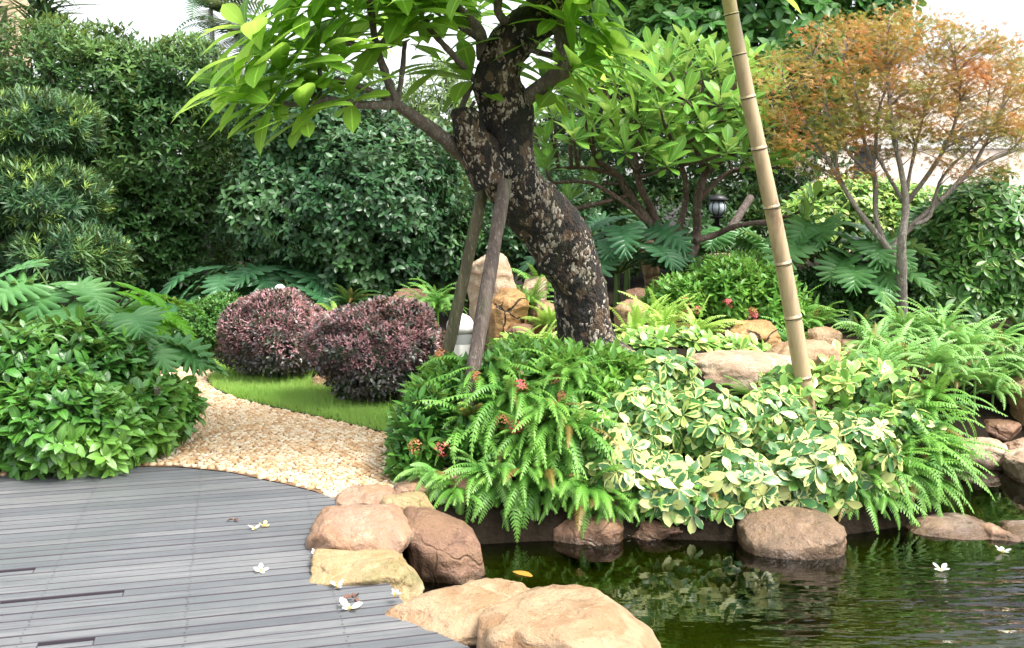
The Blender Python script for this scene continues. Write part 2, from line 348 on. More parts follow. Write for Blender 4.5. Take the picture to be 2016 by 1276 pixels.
# ------------------------------------------------------------------ pond water
M_WATER, t, bs, out = mat('pond_water'); t.nodes.remove(bs)
gl = N(t, 'ShaderNodeBsdfGlossy', Roughness=.015); tp = N(t, 'ShaderNodeBsdfTransparent', Color=(.30, .36, .13, 1)); fr = N(t, 'ShaderNodeFresnel', IOR=1.62)
ms = N(t, 'ShaderNodeMixShader'); co = objco(t, (1.0, 3.4, 1), (0, 0, R(8)))
g = N(t, 'ShaderNodeVectorMath'); g.operation = 'DISTANCE'; g.inputs[1].default_value = (2.5, 3.9, WATER); gpn = N(t, 'ShaderNodeNewGeometry'); t.links.new(gpn.outputs['Position'], g.inputs[0])
patch = ramp(t, math_(t, 'DIVIDE', g.outputs['Value'], 2.6), [(.15, 1.0), (.62, 0.0)])
hh = math_(t, 'ADD', math_(t, 'MULTIPLY', math_(t, 'MULTIPLY', noise(t, 2.3, 3, co, .45), patch), .085), math_(t, 'MULTIPLY', noise(t, 4.5, 2, co), math_(t, 'ADD', .0007, math_(t, 'MULTIPLY', patch, .006))))
b = N(t, 'ShaderNodeBump', Strength=1.0, Distance=1.0); t.links.new(hh, b.inputs['Height'])
for n_ in (gl, fr): t.links.new(b.outputs[0], n_.inputs['Normal'])
t.links.new(fr.outputs[0], ms.inputs[0]); t.links.new(tp.outputs[0], ms.inputs[1]); t.links.new(gl.outputs[0], ms.inputs[2]); t.links.new(ms.outputs[0], out.inputs[0])
q = MB(); q.add([(-1.0, 1.0, WATER), (14, 1.0, WATER), (14, 8.7, WATER), (-1.0, 8.7, WATER)], [(0, 1, 2, 3)])
structure(q.build('pond_water', M_WATER))

# ------------------------------------------------------------------ timber deck: planks clipped to a rounded outline
TH = R(15.8); cu, su = math.cos(TH), math.sin(TH)
edge = [gp(*p)[:2] for p in [(-420, 1010), (-200, 965), (0, 937), (130, 925), (240, 920), (350, 920), (450, 930), (550, 951), (620, 968), (668, 984), (700, 1040), (740, 1110), (790, 1180), (850, 1240), (960, 1290)]]
edge = [(-5.5, 4.7), (-4.2, 5.5)] + [tuple(e) for e in edge[2:]] + [(.5, 3.15), (1.4, 2.3), (2.4, 1.2), (2.4, .5), (-5.5, .5)]
edge = np.array(edge)
def to_uv(p): return np.stack([p[..., 0] * cu + p[..., 1] * su, -p[..., 0] * su + p[..., 1] * cu], -1)
def span(v):
    e = to_uv(edge); us = []
    for i in range(len(e)):
        a, b = e[i], e[(i + 1) % len(e)]
        if (a[1] > v) != (b[1] > v): us.append(a[0] + (b[0] - a[0]) * (v - a[1]) / (b[1] - a[1]))
    return (min(us), max(us)) if len(us) > 1 else None
ev = to_uv(edge); PW = .082; q = MB(); k = 0
slots = [(gp(0, 1188), gp(245, 1160)), (gp(75, 1268), gp(187, 1255)), (gp(-60, 1128), gp(68, 1121))]
slots = [(to_uv(a[:2]), to_uv(b[:2])) for a, b in slots]
def plank(u0a, u0b, u1a, u1b, v0, v1):
    bz = .003; c = .0025; zt = U(-.0012, .0012)
    P = []
    for (z, ins) in ((-.035, 0), (zt - bz, 0), (zt, c)):
        for (uu, vv) in ((u0a + ins, v0 + ins), (u1a - ins, v0 + ins), (u1b - ins, v1 - ins), (u0b + ins, v1 - ins)):
            P.append((uu * cu - vv * su, uu * su + vv * cu, z))
    Fq = [(8, 9, 10, 11)] + [(r * 4 + i, r * 4 + (i + 1) % 4, r * 4 + 4 + (i + 1) % 4, r * 4 + 4 + i) for r in (0, 1) for i in range(4)]
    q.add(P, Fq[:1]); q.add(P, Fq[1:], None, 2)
v = ev[:, 1].min() + .01
while v < ev[:, 1].max() - .01:
    v0, v1 = v, v + PW - .007; a, b_ = span(v0), span(v1); v += PW; k += 1
    if a is None: continue
    if b_ is None: b_ = ((a[0] + a[1]) / 2, (a[0] + a[1]) / 2 + .01)
    cuts = [-4.9 + (k * 7 % 5) * .55 + 6.5 * i for i in range(2)] if k % 3 == 0 else []; sl_ = [s_ for s_ in slots if v0 <= (s_[0][1] + s_[1][1]) / 2 < v0 + PW]
    ends = [None] + [c for c in cuts if max(a[0], b_[0]) + .1 < c < min(a[1], b_[1]) - .1] + [None]
    for e0, e1 in zip(ends[:-1], ends[1:]):
        A0 = a[0] if e0 is None else e0 + .0015; B0 = b_[0] if e0 is None else e0 + .0015; A1 = a[1] if e1 is None else e1 - .0015; B1 = b_[1] if e1 is None else e1 - .0015
        hit = [s_ for s_ in sl_ if s_[0][0] < A1 and s_[1][0] > A0]
        if hit:
            h0, h1 = max(hit[0][0][0], A0), hit[0][1][0]
            if h0 > A0 + .01: plank(A0, B0, h0, h0, v0, v1)
            plank(h0, h0, h1, h1, v0, v0 + .045); plank(h1, h1, A1, B1, v0, v1)
        else: plank(A0, B0, A1, B1, v0, v1)
    for col_u in np.arange(-5, 3, .6):                       # screw heads
        if a[0] + .05 < col_u < min(a[1], b_[1]) - .05:
            for vv in (v0 + .018, v1 - .018):
                uu = col_u + U(-.006, .006); c = np.array([uu * cu - vv * su, uu * su + vv * cu, .0016]); th = np.arange(6) * math.pi / 3
                q.add(np.stack([c[0] + .0038 * np.cos(th), c[1] + .0038 * np.sin(th), np.full(6, c[2])], 1), [(0, 1, 2, 3, 4, 5)], None, 1)
M_DECK, t, bs, _ = mat('weathered_timber'); co = objco(t, (1, 1, 1), (0, 0, -TH)); cs = N(t, 'ShaderNodeMapping'); cs.inputs['Scale'].default_value = (1.2, 26, 1); t.links.new(co, cs.inputs[0])
geo = N(t, 'ShaderNodeNewGeometry'); c = mix(t, (.095, .10, .11), (.18, .18, .183), geo.outputs['Random Per Island'])
c = mix(t, c, (.066, .075, .084), ramp(t, noise(t, 2.2, 6, cs.outputs[0], .6), [(.42, 0.0), (.64, .8)]))
c = mix(t, c, (.23, .215, .205), ramp(t, noise(t, 3.4, 6, cs.outputs[0], .7), [(.55, 0.0), (.72, .4)]))
c = mix(t, c, (.105, .115, .12), ramp(t, noise(t, 1.1, 5, co, .6), [(.45, 0.0), (.62, .55)]))
t.links.new(c, bs.inputs['Base Color']); t.links.new(ramp(t, noise(t, 1.4, 4, co), [(.38, .34), (.62, .62)]), bs.inputs['Roughness']); bump(t, bs, noise(t, 4, 8, cs.outputs[0], .7), .35, .006)
M_DARK = plain('dark_metal', (.02, .02, .022), .45)
structure(q.build('wooden_deck', [M_DECK, M_DARK, plain('shaded_board_edge', (.045, .036, .046), .8)], smooth=False))  # board sides and chamfers coloured dark: shade painted into the gaps
q = MB(); q.add([(x, y, -.05) for x, y in edge[::-1]], [tuple(range(len(edge)))]); structure(q.build('deck_underside', plain('shade_underlay', (.012, .008, .011), .8)))  # sheet added below the planks, its near-black colour standing for shade in the gaps

# ------------------------------------------------------------------ pebble path
PATH = np.array([gp(*p)[:2] for p in [(-120, 952), (20, 934), (240, 916), (350, 916), (450, 926), (550, 947), (620, 964), (700, 1000), (790, 1010), (870, 965), (830, 920), (800, 880), (765, 853), (680, 832), (560, 806), (470, 785), (415, 762), (408, 745), (424, 733), (405, 722), (340, 722), (270, 740), (300, 800), (150, 850), (-120, 880)]])
M_PEB, t, bs, _ = mat('pebble'); geo = N(t, 'ShaderNodeNewGeometry'); co = objco(t)
c = ramp(t, geo.outputs['Random Per Island'], [(0, (.46, .27, .13)), (.3, (.60, .40, .22)), (.6, (.68, .52, .34)), (.85, (.72, .60, .44)), (1, (.5, .33, .2))]); c = mix(t, c, (.35, .2, .1), ramp(t, noise(t, 30, 4, co), [(.55, 0.0), (.8, .4)]))
t.links.new(c, bs.inputs['Base Color']); bs.inputs['Roughness'].default_value = .5
M_GROUT = plain('path_mortar', (.2, .115, .06), .9, scale=30, bmp=.5)
q = MB(); q.add([(x, y, -.008) for x, y in PATH[::-1]], [tuple(range(len(PATH)))]); structure(q.build('path', M_GROUT))
sp_ = .050; xs = np.arange(-3.6, 0, sp_); ys = np.arange(5.2, 11.6, sp_ * .84); XX, YY = np.meshgrid(xs, ys); XX = XX + (np.arange(len(ys)) % 2)[:, None] * sp_ / 2
XX = XX.ravel() + U(-.01, .01, XX.size); YY = YY.ravel() + U(-.008, .008, YY.size); ok = (sdist(XX, YY, PATH) > .012) & (sdist(XX, YY, edge) < -.008); XX, YY = XX[ok], YY[ok]; n = len(XX)
sd = 9; V = []; 
for r_, z_ in ((1, -.2), (.97, .3), (.72, .78), (.3, .98)):
    for a in range(sd): V.append((r_ * math.cos(a * 2 * math.pi / sd), r_ * math.sin(a * 2 * math.pi / sd), z_))
Q = [(r * sd + a, r * sd + (a + 1) % sd, (r + 1) * sd + (a + 1) % sd, (r + 1) * sd + a) for r in range(3) for a in range(sd)]
a = U(0, math.pi, n); Rz = np.zeros((n, 3, 3)); Rz[:, 0, 0] = np.cos(a); Rz[:, 1, 1] = np.cos(a); Rz[:, 0, 1] = -np.sin(a); Rz[:, 1, 0] = np.sin(a); Rz[:, 2, 2] = 1; Rz[:, 2, 0] = U(-.25, .25, n)
q = MB(); S = np.stack([U(.022, .033, n), U(.017, .024, n), U(.012, .021, n)], 1)
q.inst((np.array(V), np.array(Q), np.zeros((len(V), 2))), Rz, np.stack([XX, YY, np.full(n, -.006)], 1), S)
q.add(np.zeros((3, 3)) + [[0, 0, -3], [.01, 0, -3], [0, .01, -3]], [(0, 1, 2)]) if False else None
structure(q.build('pebbles', M_PEB), 'stuff')

# ------------------------------------------------------------------ lawn
LAWN = np.array([gp(*p)[:2] for p in [(800, 862), (765, 853), (680, 832), (560, 806), (470, 785), (415, 762), (408, 745), (424, 733), (395, 712), (330, 700), (380, 668), (520, 672), (700, 690), (900, 735), (930, 800)]])
M_LAWN = plain('lawn_soil', (.03, .05, .015), .9, scale=30)
q = MB(); q.add([(x, y, -.004) for x, y in LAWN[::-1]], [tuple(range(len(LAWN)))]); structure(q.build('lawn', M_LAWN))
x0, y0 = LAWN.min(0); x1, y1 = LAWN.max(0); n = 260000; X = U(x0, x1, n); Y = U(y0, y1, n); ok = sdist(X, Y, LAWN) > .01; X, Y = X[ok][:90000], Y[ok][:90000]; n = len(X)
hgt = (.045 + .04 * (vnoise(np.stack([X * 3, Y * 3, X * 0], 1), 5) + 1) / 2) * U(.5, 1.3, n); long_ = U(0, 1, n) < .004; hgt[long_] *= 2.6
D = np.stack([U(-.6, .6, n), U(-.6, .6, n), np.ones(n)], 1); Rm = frames(D, np.stack([U(-1, 1, n), U(-1, 1, n), np.zeros(n)], 1))
bl = (np.array([(-.5, 0, 0), (.5, 0, 0), (.35, .55, .05), (-.35, .55, .05), (0.05, 1, .25), (-.05, 1, .25)]), np.array([(0, 1, 2, 3), (3, 2, 4, 5)]), np.zeros((6, 2)))
q = MB(); q.inst(bl, Rm, np.stack([X, Y, np.full(n, -.005)], 1), np.stack([U(.003, .0055, n), hgt, hgt], 1))
M_GRASS = leafmat('grass_blade', (.28, .50, .09), (.42, .64, .16), (.28, .54, .09), .5, .35, patch=1.5)
structure(q.build('grass', M_GRASS), 'stuff')

# ------------------------------------------------------------------ rocks
ICO = None
def ico():
    global ICO
    if ICO is None:
        me = bpy.data.meshes.new('tmp'); import bmesh; bm = bmesh.new(); bmesh.ops.create_icosphere(bm, subdivisions=5, radius=1); bm.to_mesh(me); bm.free()
        V = np.zeros(len(me.vertices) * 3); me.vertices.foreach_get('co', V); Fc = np.zeros(len(me.polygons) * 3, int); me.polygons.foreach_get('vertices', Fc)
        ICO = V.reshape(-1, 3), Fc.reshape(-1, 3); bpy.data.meshes.remove(me)
    return ICO
ROCK = dict(tan=rockmat('sandstone_tan', (.29, .165, .08), (.38, .25, .145), (.42, .30, .185)),
            pink=rockmat('sandstone_pink', (.28, .16, .10), (.39, .26, .18), (.36, .20, .11)),
            brown=rockmat('sandstone_brown', (.15, .08, .05), (.25, .14, .085), (.2, .115, .06), rough=.5, crack=.2),
            mossy=rockmat('sandstone_mossy', (.30, .20, .085), (.42, .31, .17), (.36, .25, .13), moss=.6),
            dark=rockmat('wet_stone', (.13, .085, .05), (.26, .17, .105), (.18, .11, .065), rough=.42),
            orange=rockmat('sandstone_orange', (.36, .19, .06), (.46, .28, .12), (.3, .15, .05), crack=1.0),
            pale=rockmat('sandstone_pale', (.38, .27, .17), (.52, .41, .30), (.36, .22, .14)),
            grey=rockmat('stone_mauve', (.24, .17, .13), (.36, .28, .23), (.28, .17, .10), rough=.5))
nrk = 0
def rock(label, x0, y0, x1, y1, Y, kind='tan', dy=None, sq=.72, rot=0.0, rough=.10, cuts=5, lean=0.0, group=None, bury=.4):
    """a boulder whose outline fills the box x0..x1, y0..y1 of the photo at depth Y"""
    global nrk; nrk += 1
    V, Fc = ico(); c = at((x0 + x1) / 2, (y0 + y1) / 2, Y); rx = m(x1 - x0, Y) / 2; rz = m(y1 - y0, Y) / 2; ry = dy or rx * .8
    p = np.sign(V) * np.abs(V) ** sq; p = p / np.maximum(1e-6, (np.abs(p) ** (2 / .85)).sum(1, keepdims=True) ** (.85 / 2)) ** .35
    lr = np.random.default_rng(100 + nrk)
    for _ in range(cuts):                                    # flat faces knocked off
        n_ = nrm(lr.normal(size=3)); o_ = lr.uniform(.62, .9); d = p @ n_ - o_; p = p - np.clip(d, 0, None)[:, None] * n_ * .8
    off = lr.uniform(0, 50, 3); p = p * (1 + rough * fbm(p * 1.3 + off, nrk, 5)[:, None] + .075 * (np.abs(fbm(p * 2.7 + off, nrk + 9, 4)) - .3)[:, None])
    p[:, 0] += lean * p[:, 2]
    p = (p - (p.max(0) + p.min(0)) / 2) / ((p.max(0) - p.min(0)) / 2)
    cr, sr = math.cos(rot), math.sin(rot)
    P = p * np.array([rx, ry, rz]); lowz = P[:, 2].min(); gz = min(Hs(c[0], c[1]), Hs(c[0], c[1] - ry * .6)) - .05 - c[2]
    if gz < lowz:                                            # foot set into the ground
        s_ = np.clip(-p[:, 2], 0, 1) ** 1.5; P[:, 2] += s_ * (gz - lowz)
    P = np.stack([P[:, 0] * cr - P[:, 1] * sr * .3, P[:, 0] * sr * .3 + P[:, 1] * cr, P[:, 2]], 1) if rot else P
    q = MB(); q.add(P + c, Fc); base = np.array([c[0], c[1], c[2]])
    return tag(q.build('rock', ROCK[kind], base=base), label, 'rock', group)
ED, BK, IN = 'rocks along the deck edge', 'rocks along the pond bank', 'rocks among the planting'
rock('big rounded tan boulder at the bottom edge of the pond, nearest the camera', 930, 1168, 1330, 1440, 3.7, 'tan', .45, 1.0, group=ED, rough=.06, cuts=2, lean=-.25)
rock('wide low tan rock lapping onto the deck beside the nearest boulder', 720, 1160, 1040, 1290, 4.0, 'tan', .3, .9, group=ED, rough=.10, lean=.12)
rock('tan rock wedged behind the two nearest boulders at the water', 880, 1147, 1075, 1260, 4.28, 'tan', .2, .8, group=ED)
rock('mossy yellowish pitted rock between deck and water', 608, 1086, 842, 1178, 4.5, 'mossy', .26, .6, group=ED, rough=.14, lean=-.1)
rock('large smooth pinkish boulder with a crack sitting on the deck corner', 604, 990, 820, 1115, 4.95, 'pink', .36, .62, group=ED, rough=.08, lean=.12)
rock('flat reddish brown slab sloping into the pond beside the pinkish boulder', 785, 1006, 962, 1108, 5.15, 'brown', .24, .42, group=BK, rough=.10, lean=-.3)
rock('small pinkish rock at the tip of the pebble path beside the deck', 660, 960, 782, 1010, 5.62, 'pink', .18, .7, group=ED)
rock('squarish yellow rock with a stained face behind the pinkish boulder', 748, 967, 856, 1036, 5.42, 'mossy', .17, .45, group=ED, rough=.07)
rock('low tan rock between the pebble path and the small ferns', 768, 942, 852, 992, 5.8, 'pink', .15, .7, group=ED)
rock('brown rock behind the small ferns at the left end of the bank', 845, 925, 962, 1015, 5.85, 'brown', .2, .6, group=BK)
rock('reddish wedge of rock at the waterline under the hanging ferns', 1080, 1008, 1228, 1075, 5.74, 'brown', .2, .55, group=BK, rough=.06)
rock('dark red rock half hidden between hanging ferns and cream leaves', 1140, 925, 1275, 1030, 5.95, 'brown', .2, .7, group=BK)
rock('dark brown rock in the shaded hollow under the hanging ferns', 950, 1000, 1085, 1075, 5.86, 'dark', .16, .6, group=BK)
rock('dark stone at the waterline between the dark boulder and the long flat rock', 1650, 1010, 1775, 1075, 6.1, 'dark', .18, .6, group=BK)
rock('low dark rock at the waterline right of the floating flower', 1225, 1015, 1345, 1060, 5.8, 'brown', .16, .7, group=BK)
rock('dark stone at the waterline below the middle of the cream leaved shrubs', 1340, 1010, 1460, 1062, 5.85, 'dark', .16, .7, group=BK)
rock('smooth dark brown boulder standing in the water below the cream leaves', 1449, 1005, 1662, 1096, 5.6, 'dark', .3, .68, group=BK, rough=.05, cuts=3)
rock('brown rock behind drooping fern fronds right of the dark boulder', 1688, 958, 1818, 1040, 6.35, 'brown', .25, .7, group=BK)
rock('small brown stone wedged above the long flat rock', 1745, 1004, 1805, 1046, 6.1, 'brown', .14, .7, group=BK)
rock('long flat mauve rock lying at the waterline on the right', 1762, 1020, 1962, 1098, 5.9, 'grey', .26, .55, group=BK, rough=.07, lean=.1)
rock('small pale stone between the long flat rock and the frame edge rock', 1912, 1034, 2000, 1100, 5.75, 'pink', .16, .8, group=BK)
rock('rounded mauve rock cut off by the right frame edge at the water', 1962, 1032, 2100, 1115, 5.8, 'grey', .25, .7, group=BK)
rock('flat pale pinkish rock on the far shore of the side channel', 1878, 866, 1990, 912, 7.5, 'pale', .22, .6, group=BK)
rock('small pinkish stone beside the flat pale rock on the far shore', 1970, 862, 2060, 896, 7.6, 'pink', .16, .7, group=BK)
rock('pale rock with a wet foot in the side channel at the right frame edge', 1985, 886, 2110, 970, 7.0, 'pale', .3, .6, group=BK)
rock('brown rock under the fern fronds on the far shore', 1920, 826, 2010, 876, 7.95, 'brown', .2, .7, group=BK)
rock('small half sunken stone in the channel under the right ferns', 1872, 990, 1930, 1030, 6.4, 'pink', .16, .7, group=BK)
rock('thin flat stone breaking the water at the right frame edge', 1985, 1008, 2060, 1036, 6.5, 'pale', .16, .7, group=BK)
rock('brown bank rock beyond the right frame edge', 2090, 800, 2260, 900, 8.1, 'brown', .3, .7, group=BK)
rock('tan bank rock beyond the right frame edge', 2240, 800, 2420, 900, 8.3, 'tan', .3, .7, group=BK)
rock('tan rock at the right frame edge among the fern clumps', 1995, 725, 2090, 830, 8.1, 'tan', .3, .7, group=IN)
rock('large pale flat topped rock lying on the mound amid cream leaves', 1335, 690, 1580, 800, 7.15, 'pale', .34, .55, group=IN, rough=.12, lean=.1)
rock('rounded pinkish rock behind the bamboo pole joined to the flat rock', 1505, 668, 1652, 775, 7.45, 'tan', .3, .65, group=IN, rough=.12)
rock('yellow ochre rounded rock with a deep crack on top of the mound', 1423, 629, 1545, 720, 8.2, 'orange', .3, .7, group=IN)
rock('small peaked tan rock right of the bamboo pole', 1586, 643, 1655, 705, 8.3, 'tan', .18, .6, group=IN)
rock('low tan rock running into the fern clump right of the peaked rock', 1635, 668, 1730, 712, 8.2, 'tan', .2, .7, group=IN)
rock('tall pale upright rock seen between the two wooden props', 913, 496, 1022, 660, 9.4, 'pale', .3, .62, group=IN, rough=.12, lean=-.2)
rock('orange rock veined with black cracks right of the wooden props', 956, 566, 1042, 655, 9.05, 'orange', .25, .7, group=IN)
rock('low brown rock below the orange cracked rock', 982, 636, 1056, 690, 8.8, 'brown', .2, .6, group=IN)
rock('small grey tan rock against the left side of the curved trunk', 1028, 546, 1080, 615, 9.6, 'pale', .2, .65, group=IN)
rock('small tan rock in the ferns touching the left of the trunk', 1048, 592, 1095, 650, 9.2, 'tan', .16, .7, group=IN)
rock('smooth egg shaped tan rock right of the curved trunk', 1208, 589, 1278, 665, 9.0, 'tan', .22, .85, group=IN, rough=.05, cuts=1)
rock('brown rock in shade behind the egg shaped rock', 1230, 566, 1310, 640, 9.6, 'brown', .22, .75, group=IN)
rock('pale flat rock behind the frangipani fork under cut leaf plants', 1372, 498, 1492, 545, 10.9, 'pale', .3, .65, group=IN)
rock('small tan rock left of the small frangipani stem among cut leaves', 1262, 472, 1300, 520, 11.2, 'tan', .2, .6, group=IN)
rock('brown rock behind the purple bushes in front of the dark hedge', 770, 567, 842, 640, 10.9, 'brown', .25, .6, group=IN)
rock('pinkish stone on the grass between the two purple bushes', 616, 733, 660, 764, 9.55, 'tan', .12, .7, group=IN)
rock('orange stone under the right purple bush', 655, 712, 720, 752, 9.7, 'orange', .14, .7, group=IN)

# ------------------------------------------------------------------ main leaning frangipani
M_BARK, t, bs, _ = mat('flaking_bark'); co = objco(t, (1, 1, .62)); wob = mix(t, co, noise(t, 14, 4, co, .6, 1), .06)
vo = N(t, 'ShaderNodeTexVoronoi', Scale=58.0); t.links.new(wob, vo.inputs['Vector']); sp = N(t, 'ShaderNodeSeparateXYZ'); t.links.new(vo.outputs['Color'], sp.inputs[0])
v2 = N(t, 'ShaderNodeTexVoronoi', Scale=21.0); t.links.new(wob, v2.inputs['Vector']); s2_ = N(t, 'ShaderNodeSeparateXYZ'); t.links.new(v2.outputs['Color'], s2_.inputs[0])
reg = noise(t, 4.2, 5, co, .6)
c = mix(t, (.007, .0055, .005), (.055, .034, .022), ramp(t, noise(t, 11, 7, co, .7), [(.45, 0.0), (.65, 1.0)]))
c = mix(t, c, (.13, .078, .045), math_(t, 'MULTIPLY', math_(t, 'GREATER_THAN', math_(t, 'ADD', s2_.outputs[0], reg), 1.33), .8))
fa = math_(t, 'GREATER_THAN', math_(t, 'ADD', sp.outputs[1], math_(t, 'MULTIPLY', reg, 2.3)), 1.98)
c = mix(t, c, mix(t, (.26, .20, .15), (.55, .48, .40), sp.outputs[2]), math_(t, 'MULTIPLY', fa, math_(t, 'GREATER_THAN', noise(t, 60, 4, co, .7), .43)))
c = mix(t, c, (.06, .075, .03), ramp(t, noise(t, 5, 4, co), [(.55, 0.0), (.72, .35)]))
t.links.new(c, bs.inputs['Base Color']); bs.inputs['Roughness'].default_value = .8
bump(t, bs, math_(t, 'ADD', math_(t, 'ADD', noise(t, 13, 8, co, .7), math_(t, 'MULTIPLY', vo.outputs[0], -.5)), math_(t, 'MULTIPLY', fa, .25)), 1.0, .035)
M_BRANCH = barkmat('grey_branch', (.13, .10, .085), (.22, .18, .15), (.36, .32, .28), .3, 2.0)
M_PLEAF = leafmat('frangipani_leaf', (.15, .36, .04), (.25, .50, .06), None, .42, .68, .5, (.26, .50, .07))
PL = [leaf(1, .305, 7, .18, c, .62) for c in (.15, .4, .7)]
tb = at(1160, 705, 7.5); tb[2] = Hs(tb[0], tb[1])
TREE = thing('frangipani_tree', 'big leaning frangipani with a curved black and beige flaking trunk', 'tree', tb)
tr = [(1172, 800, 7.5, 86), (1166, 745, 7.5, 74), (1160, 700, 7.5, 61), (1152, 640, 7.48, 54), (1140, 560, 7.45, 53), (1119, 505, 7.4, 56), (1088, 452, 7.32, 57), (1046, 402, 7.22, 56), (1008, 348, 7.12, 50), (998, 285, 7.05, 46), (997, 215, 7.0, 48), (979, 162, 6.95, 45), (994, 103, 6.9, 39), (1043, 44, 6.85, 38), (1105, 0, 6.8, 35), (1165, -60, 6.8, 33), (1210, -160, 6.8, 30)]
P = np.array([at(a, b, c) for a, b, c, d in tr]); rd = np.array([m(d, c) for a, b, c, d in tr])
knobs = [(at(1066, 533, 7.22), .085, .10), (at(955, 155, 6.8), .08, .04), (at(1010, 330, 6.9), .14, .06), (at(1120, 560, 7.25), .1, .04), (at(1050, 215, 6.85), .09, .03), (at(965, 385, 7.0), .11, .05)]
def barkdisp(P, Nn, t_):
    d = .024 * fbm(P * np.array([5, 5, 3.2]), 1, 5) + .010 * np.abs(fbm(P * np.array([20, 20, 12]), 4, 4))
    for c, s_, h_ in knobs: d = d + h_ * np.exp(-((P - c) ** 2).sum(-1) / s_ ** 2)
    fl = np.clip(1 - t_ / .13, 0, 1)[:, None]; ang = np.arctan2(Nn[..., 1], Nn[..., 0]); d = d + fl ** 2 * .07 * np.cos(ang * 4 + 1.0)
    return d
q = MB(); q.tube(P, rd, 88, 18, barkdisp)
q.tube([at(972, 350, 6.95), at(945, 305, 6.9), at(925, 262, 6.84), at(918, 228, 6.82), at(917, 214, 6.82)], [m(46, 7), m(38, 7), m(29, 7), m(29, 7), m(20, 7)], 32, 8, lambda P, n_, t_: .02 * fbm(P * 9, 2, 4))
q.tube([at(1175, 690, 7.4), at(1225, 705, 7.25), at(1275, 735, 7.2), at(1310, 780, 7.2)], [m(40, 7), m(30, 7), m(20, 7), m(12, 7)], 20, 8, lambda P, n_, t_: .02 * fbm(P * 9, 2, 4))
q.build('trunk', M_BARK, TREE, tb)
def branch(pts, rad, parent, base, mt, name='branch', Y=None, sides=10):
    q = MB(); q.tube([at(*p) for p in pts], [m(r, pts[0][2]) for r in rad], sides, 6, lambda P, n_, t_: .004 * fbm(P * 25, 3, 3)); return q.build(name, mt, parent, base)
B = [([(940, 330, 7.0), (900, 295, 6.9), (860, 262, 6.75), (780, 205, 6.45)], [17, 15, 13, 10]),
     ([(782, 206, 6.45), (720, 207, 6.25), (625, 192, 6.05), (580, 163, 5.95)], [9, 8, 7, 5]), ([(640, 196, 6.05), (590, 206, 5.95), (545, 205, 5.85)], [6, 5, 5]),
     ([(628, 192, 6.05), (630, 160, 6.0), (628, 122, 5.95)], [5, 5, 4]), ([(780, 206, 6.45), (757, 140, 6.35), (741, 92, 6.3), (728, 0, 6.2), (724, -70, 6.15)], [9, 8, 7, 6, 5]),
     ([(742, 95, 6.3), (700, 87, 6.2), (640, 78, 6.1)], [6, 5, 5]), ([(742, 96, 6.3), (770, 62, 6.3), (800, 28, 6.3)], [6, 5, 5]), ([(782, 205, 6.45), (792, 140, 6.4), (797, 82, 6.4)], [6, 5, 5]),
     ([(776, 200, 6.45), (720, 175, 6.25), (660, 155, 6.05)], [6, 6, 5]), ([(952, 115, 6.9), (942, 60, 6.8), (890, 5, 6.6), (860, -40, 6.5)], [14, 12, 8, 6]), ([(945, 72, 6.8), (910, 50, 6.75), (876, 36, 6.7)], [11, 9, 8]),
     ([(935, 158, 6.9), (895, 112, 6.7), (850, 62, 6.5), (838, 40, 6.45)], [7, 6, 5, 5]), ([(905, 245, 6.95), (912, 205, 6.9), (930, 165, 6.9)], [8, 6, 5]), ([(912, 232, 6.9), (935, 200, 6.9)], [5, 4]),
     ([(1035, 195, 6.95), (1085, 155, 6.8), (1116, 128, 6.7), (1106, 85, 6.7), (1100, 40, 6.7)], [16, 15, 17, 13, 12]), ([(1020, 60, 6.85), (980, 20, 6.7), (1000, -60, 6.6)], [10, 8, 7]),
     ([(1095, 110, 6.75), (1050, 100, 6.8), (1020, 90, 6.85)], [5, 5, 5]), ([(1150, -40, 6.8), (1250, -60, 6.5), (1300, -50, 6.3)], [14, 9, 6]), ([(1210, -160, 6.8), (1400, -120, 6.4), (1470, -50, 6.2)], [14, 9, 6])]
for pts, rad in B: branch(pts, rad, TREE, tb, M_BRANCH)
TIPS = [(562, 160, 5.9, -.5), (540, 195, 5.82, -.6), (627, 112, 5.95, -.1), (632, 72, 6.1, -.4), (725, -60, 6.15, 0), (802, 22, 6.3, .1), (798, 78, 6.4, 0), (650, 150, 6.05, -.3), (855, -40, 6.5, -.2), (868, 30, 6.7, -.4), (836, 36, 6.45, -.2),
        (1122, 132, 6.62, .8), (1100, 36, 6.7, .3), (1150, -20, 6.6, .4), (995, -60, 6.6, 0), (930, 160, 6.9, -.1), (1300, -55, 6.25, .2), (1475, -55, 6.15, .3), (700, 20, 6.0, -.3), (770, -40, 6.1, 0), (900, -90, 6.3, 0), (590, 20, 5.8, -.4), (660, -50, 5.8, -.2), (1060, 110, 7.1, .1), (940, 20, 7.2, 0)]
TIPS += [(U(500, 940), U(-90, 50), U(5.8, 7.2), U(-.5, .3)) for _ in range(12)] + [(U(660, 940), U(-20, 130), U(6.9, 7.8), U(-.5, .3)) for _ in range(6)] + [(490, 60, 5.9, -.6), (570, 70, 6.1, -.5), (470, 175, 5.75, -.7), (1200, 110, 6.7, .7)] + [(520, 110, 5.7, -.5), (600, 225, 5.9, -.4), (690, 195, 6.1, -.2), (1170, 60, 6.7, .6), (1090, 180, 7.1, .3), (1140, 100, 6.9, .6)]
TIPS += [(U(450, 1200), U(-420, -150), U(5.4, 7.6), U(-.4, .4)) for _ in range(22)]
for (a, b, Y, lx) in TIPS:
    q = MB(); c = at(a, b, Y); sprigs(q, c[None], np.array([[lx, -.25, .8]]), PL, int(rng.integers(11, 16)), (45, 104), (.30, .47), .03, .15, sag=.06); q.build('leaf_cluster', M_PLEAF, TREE, tb)

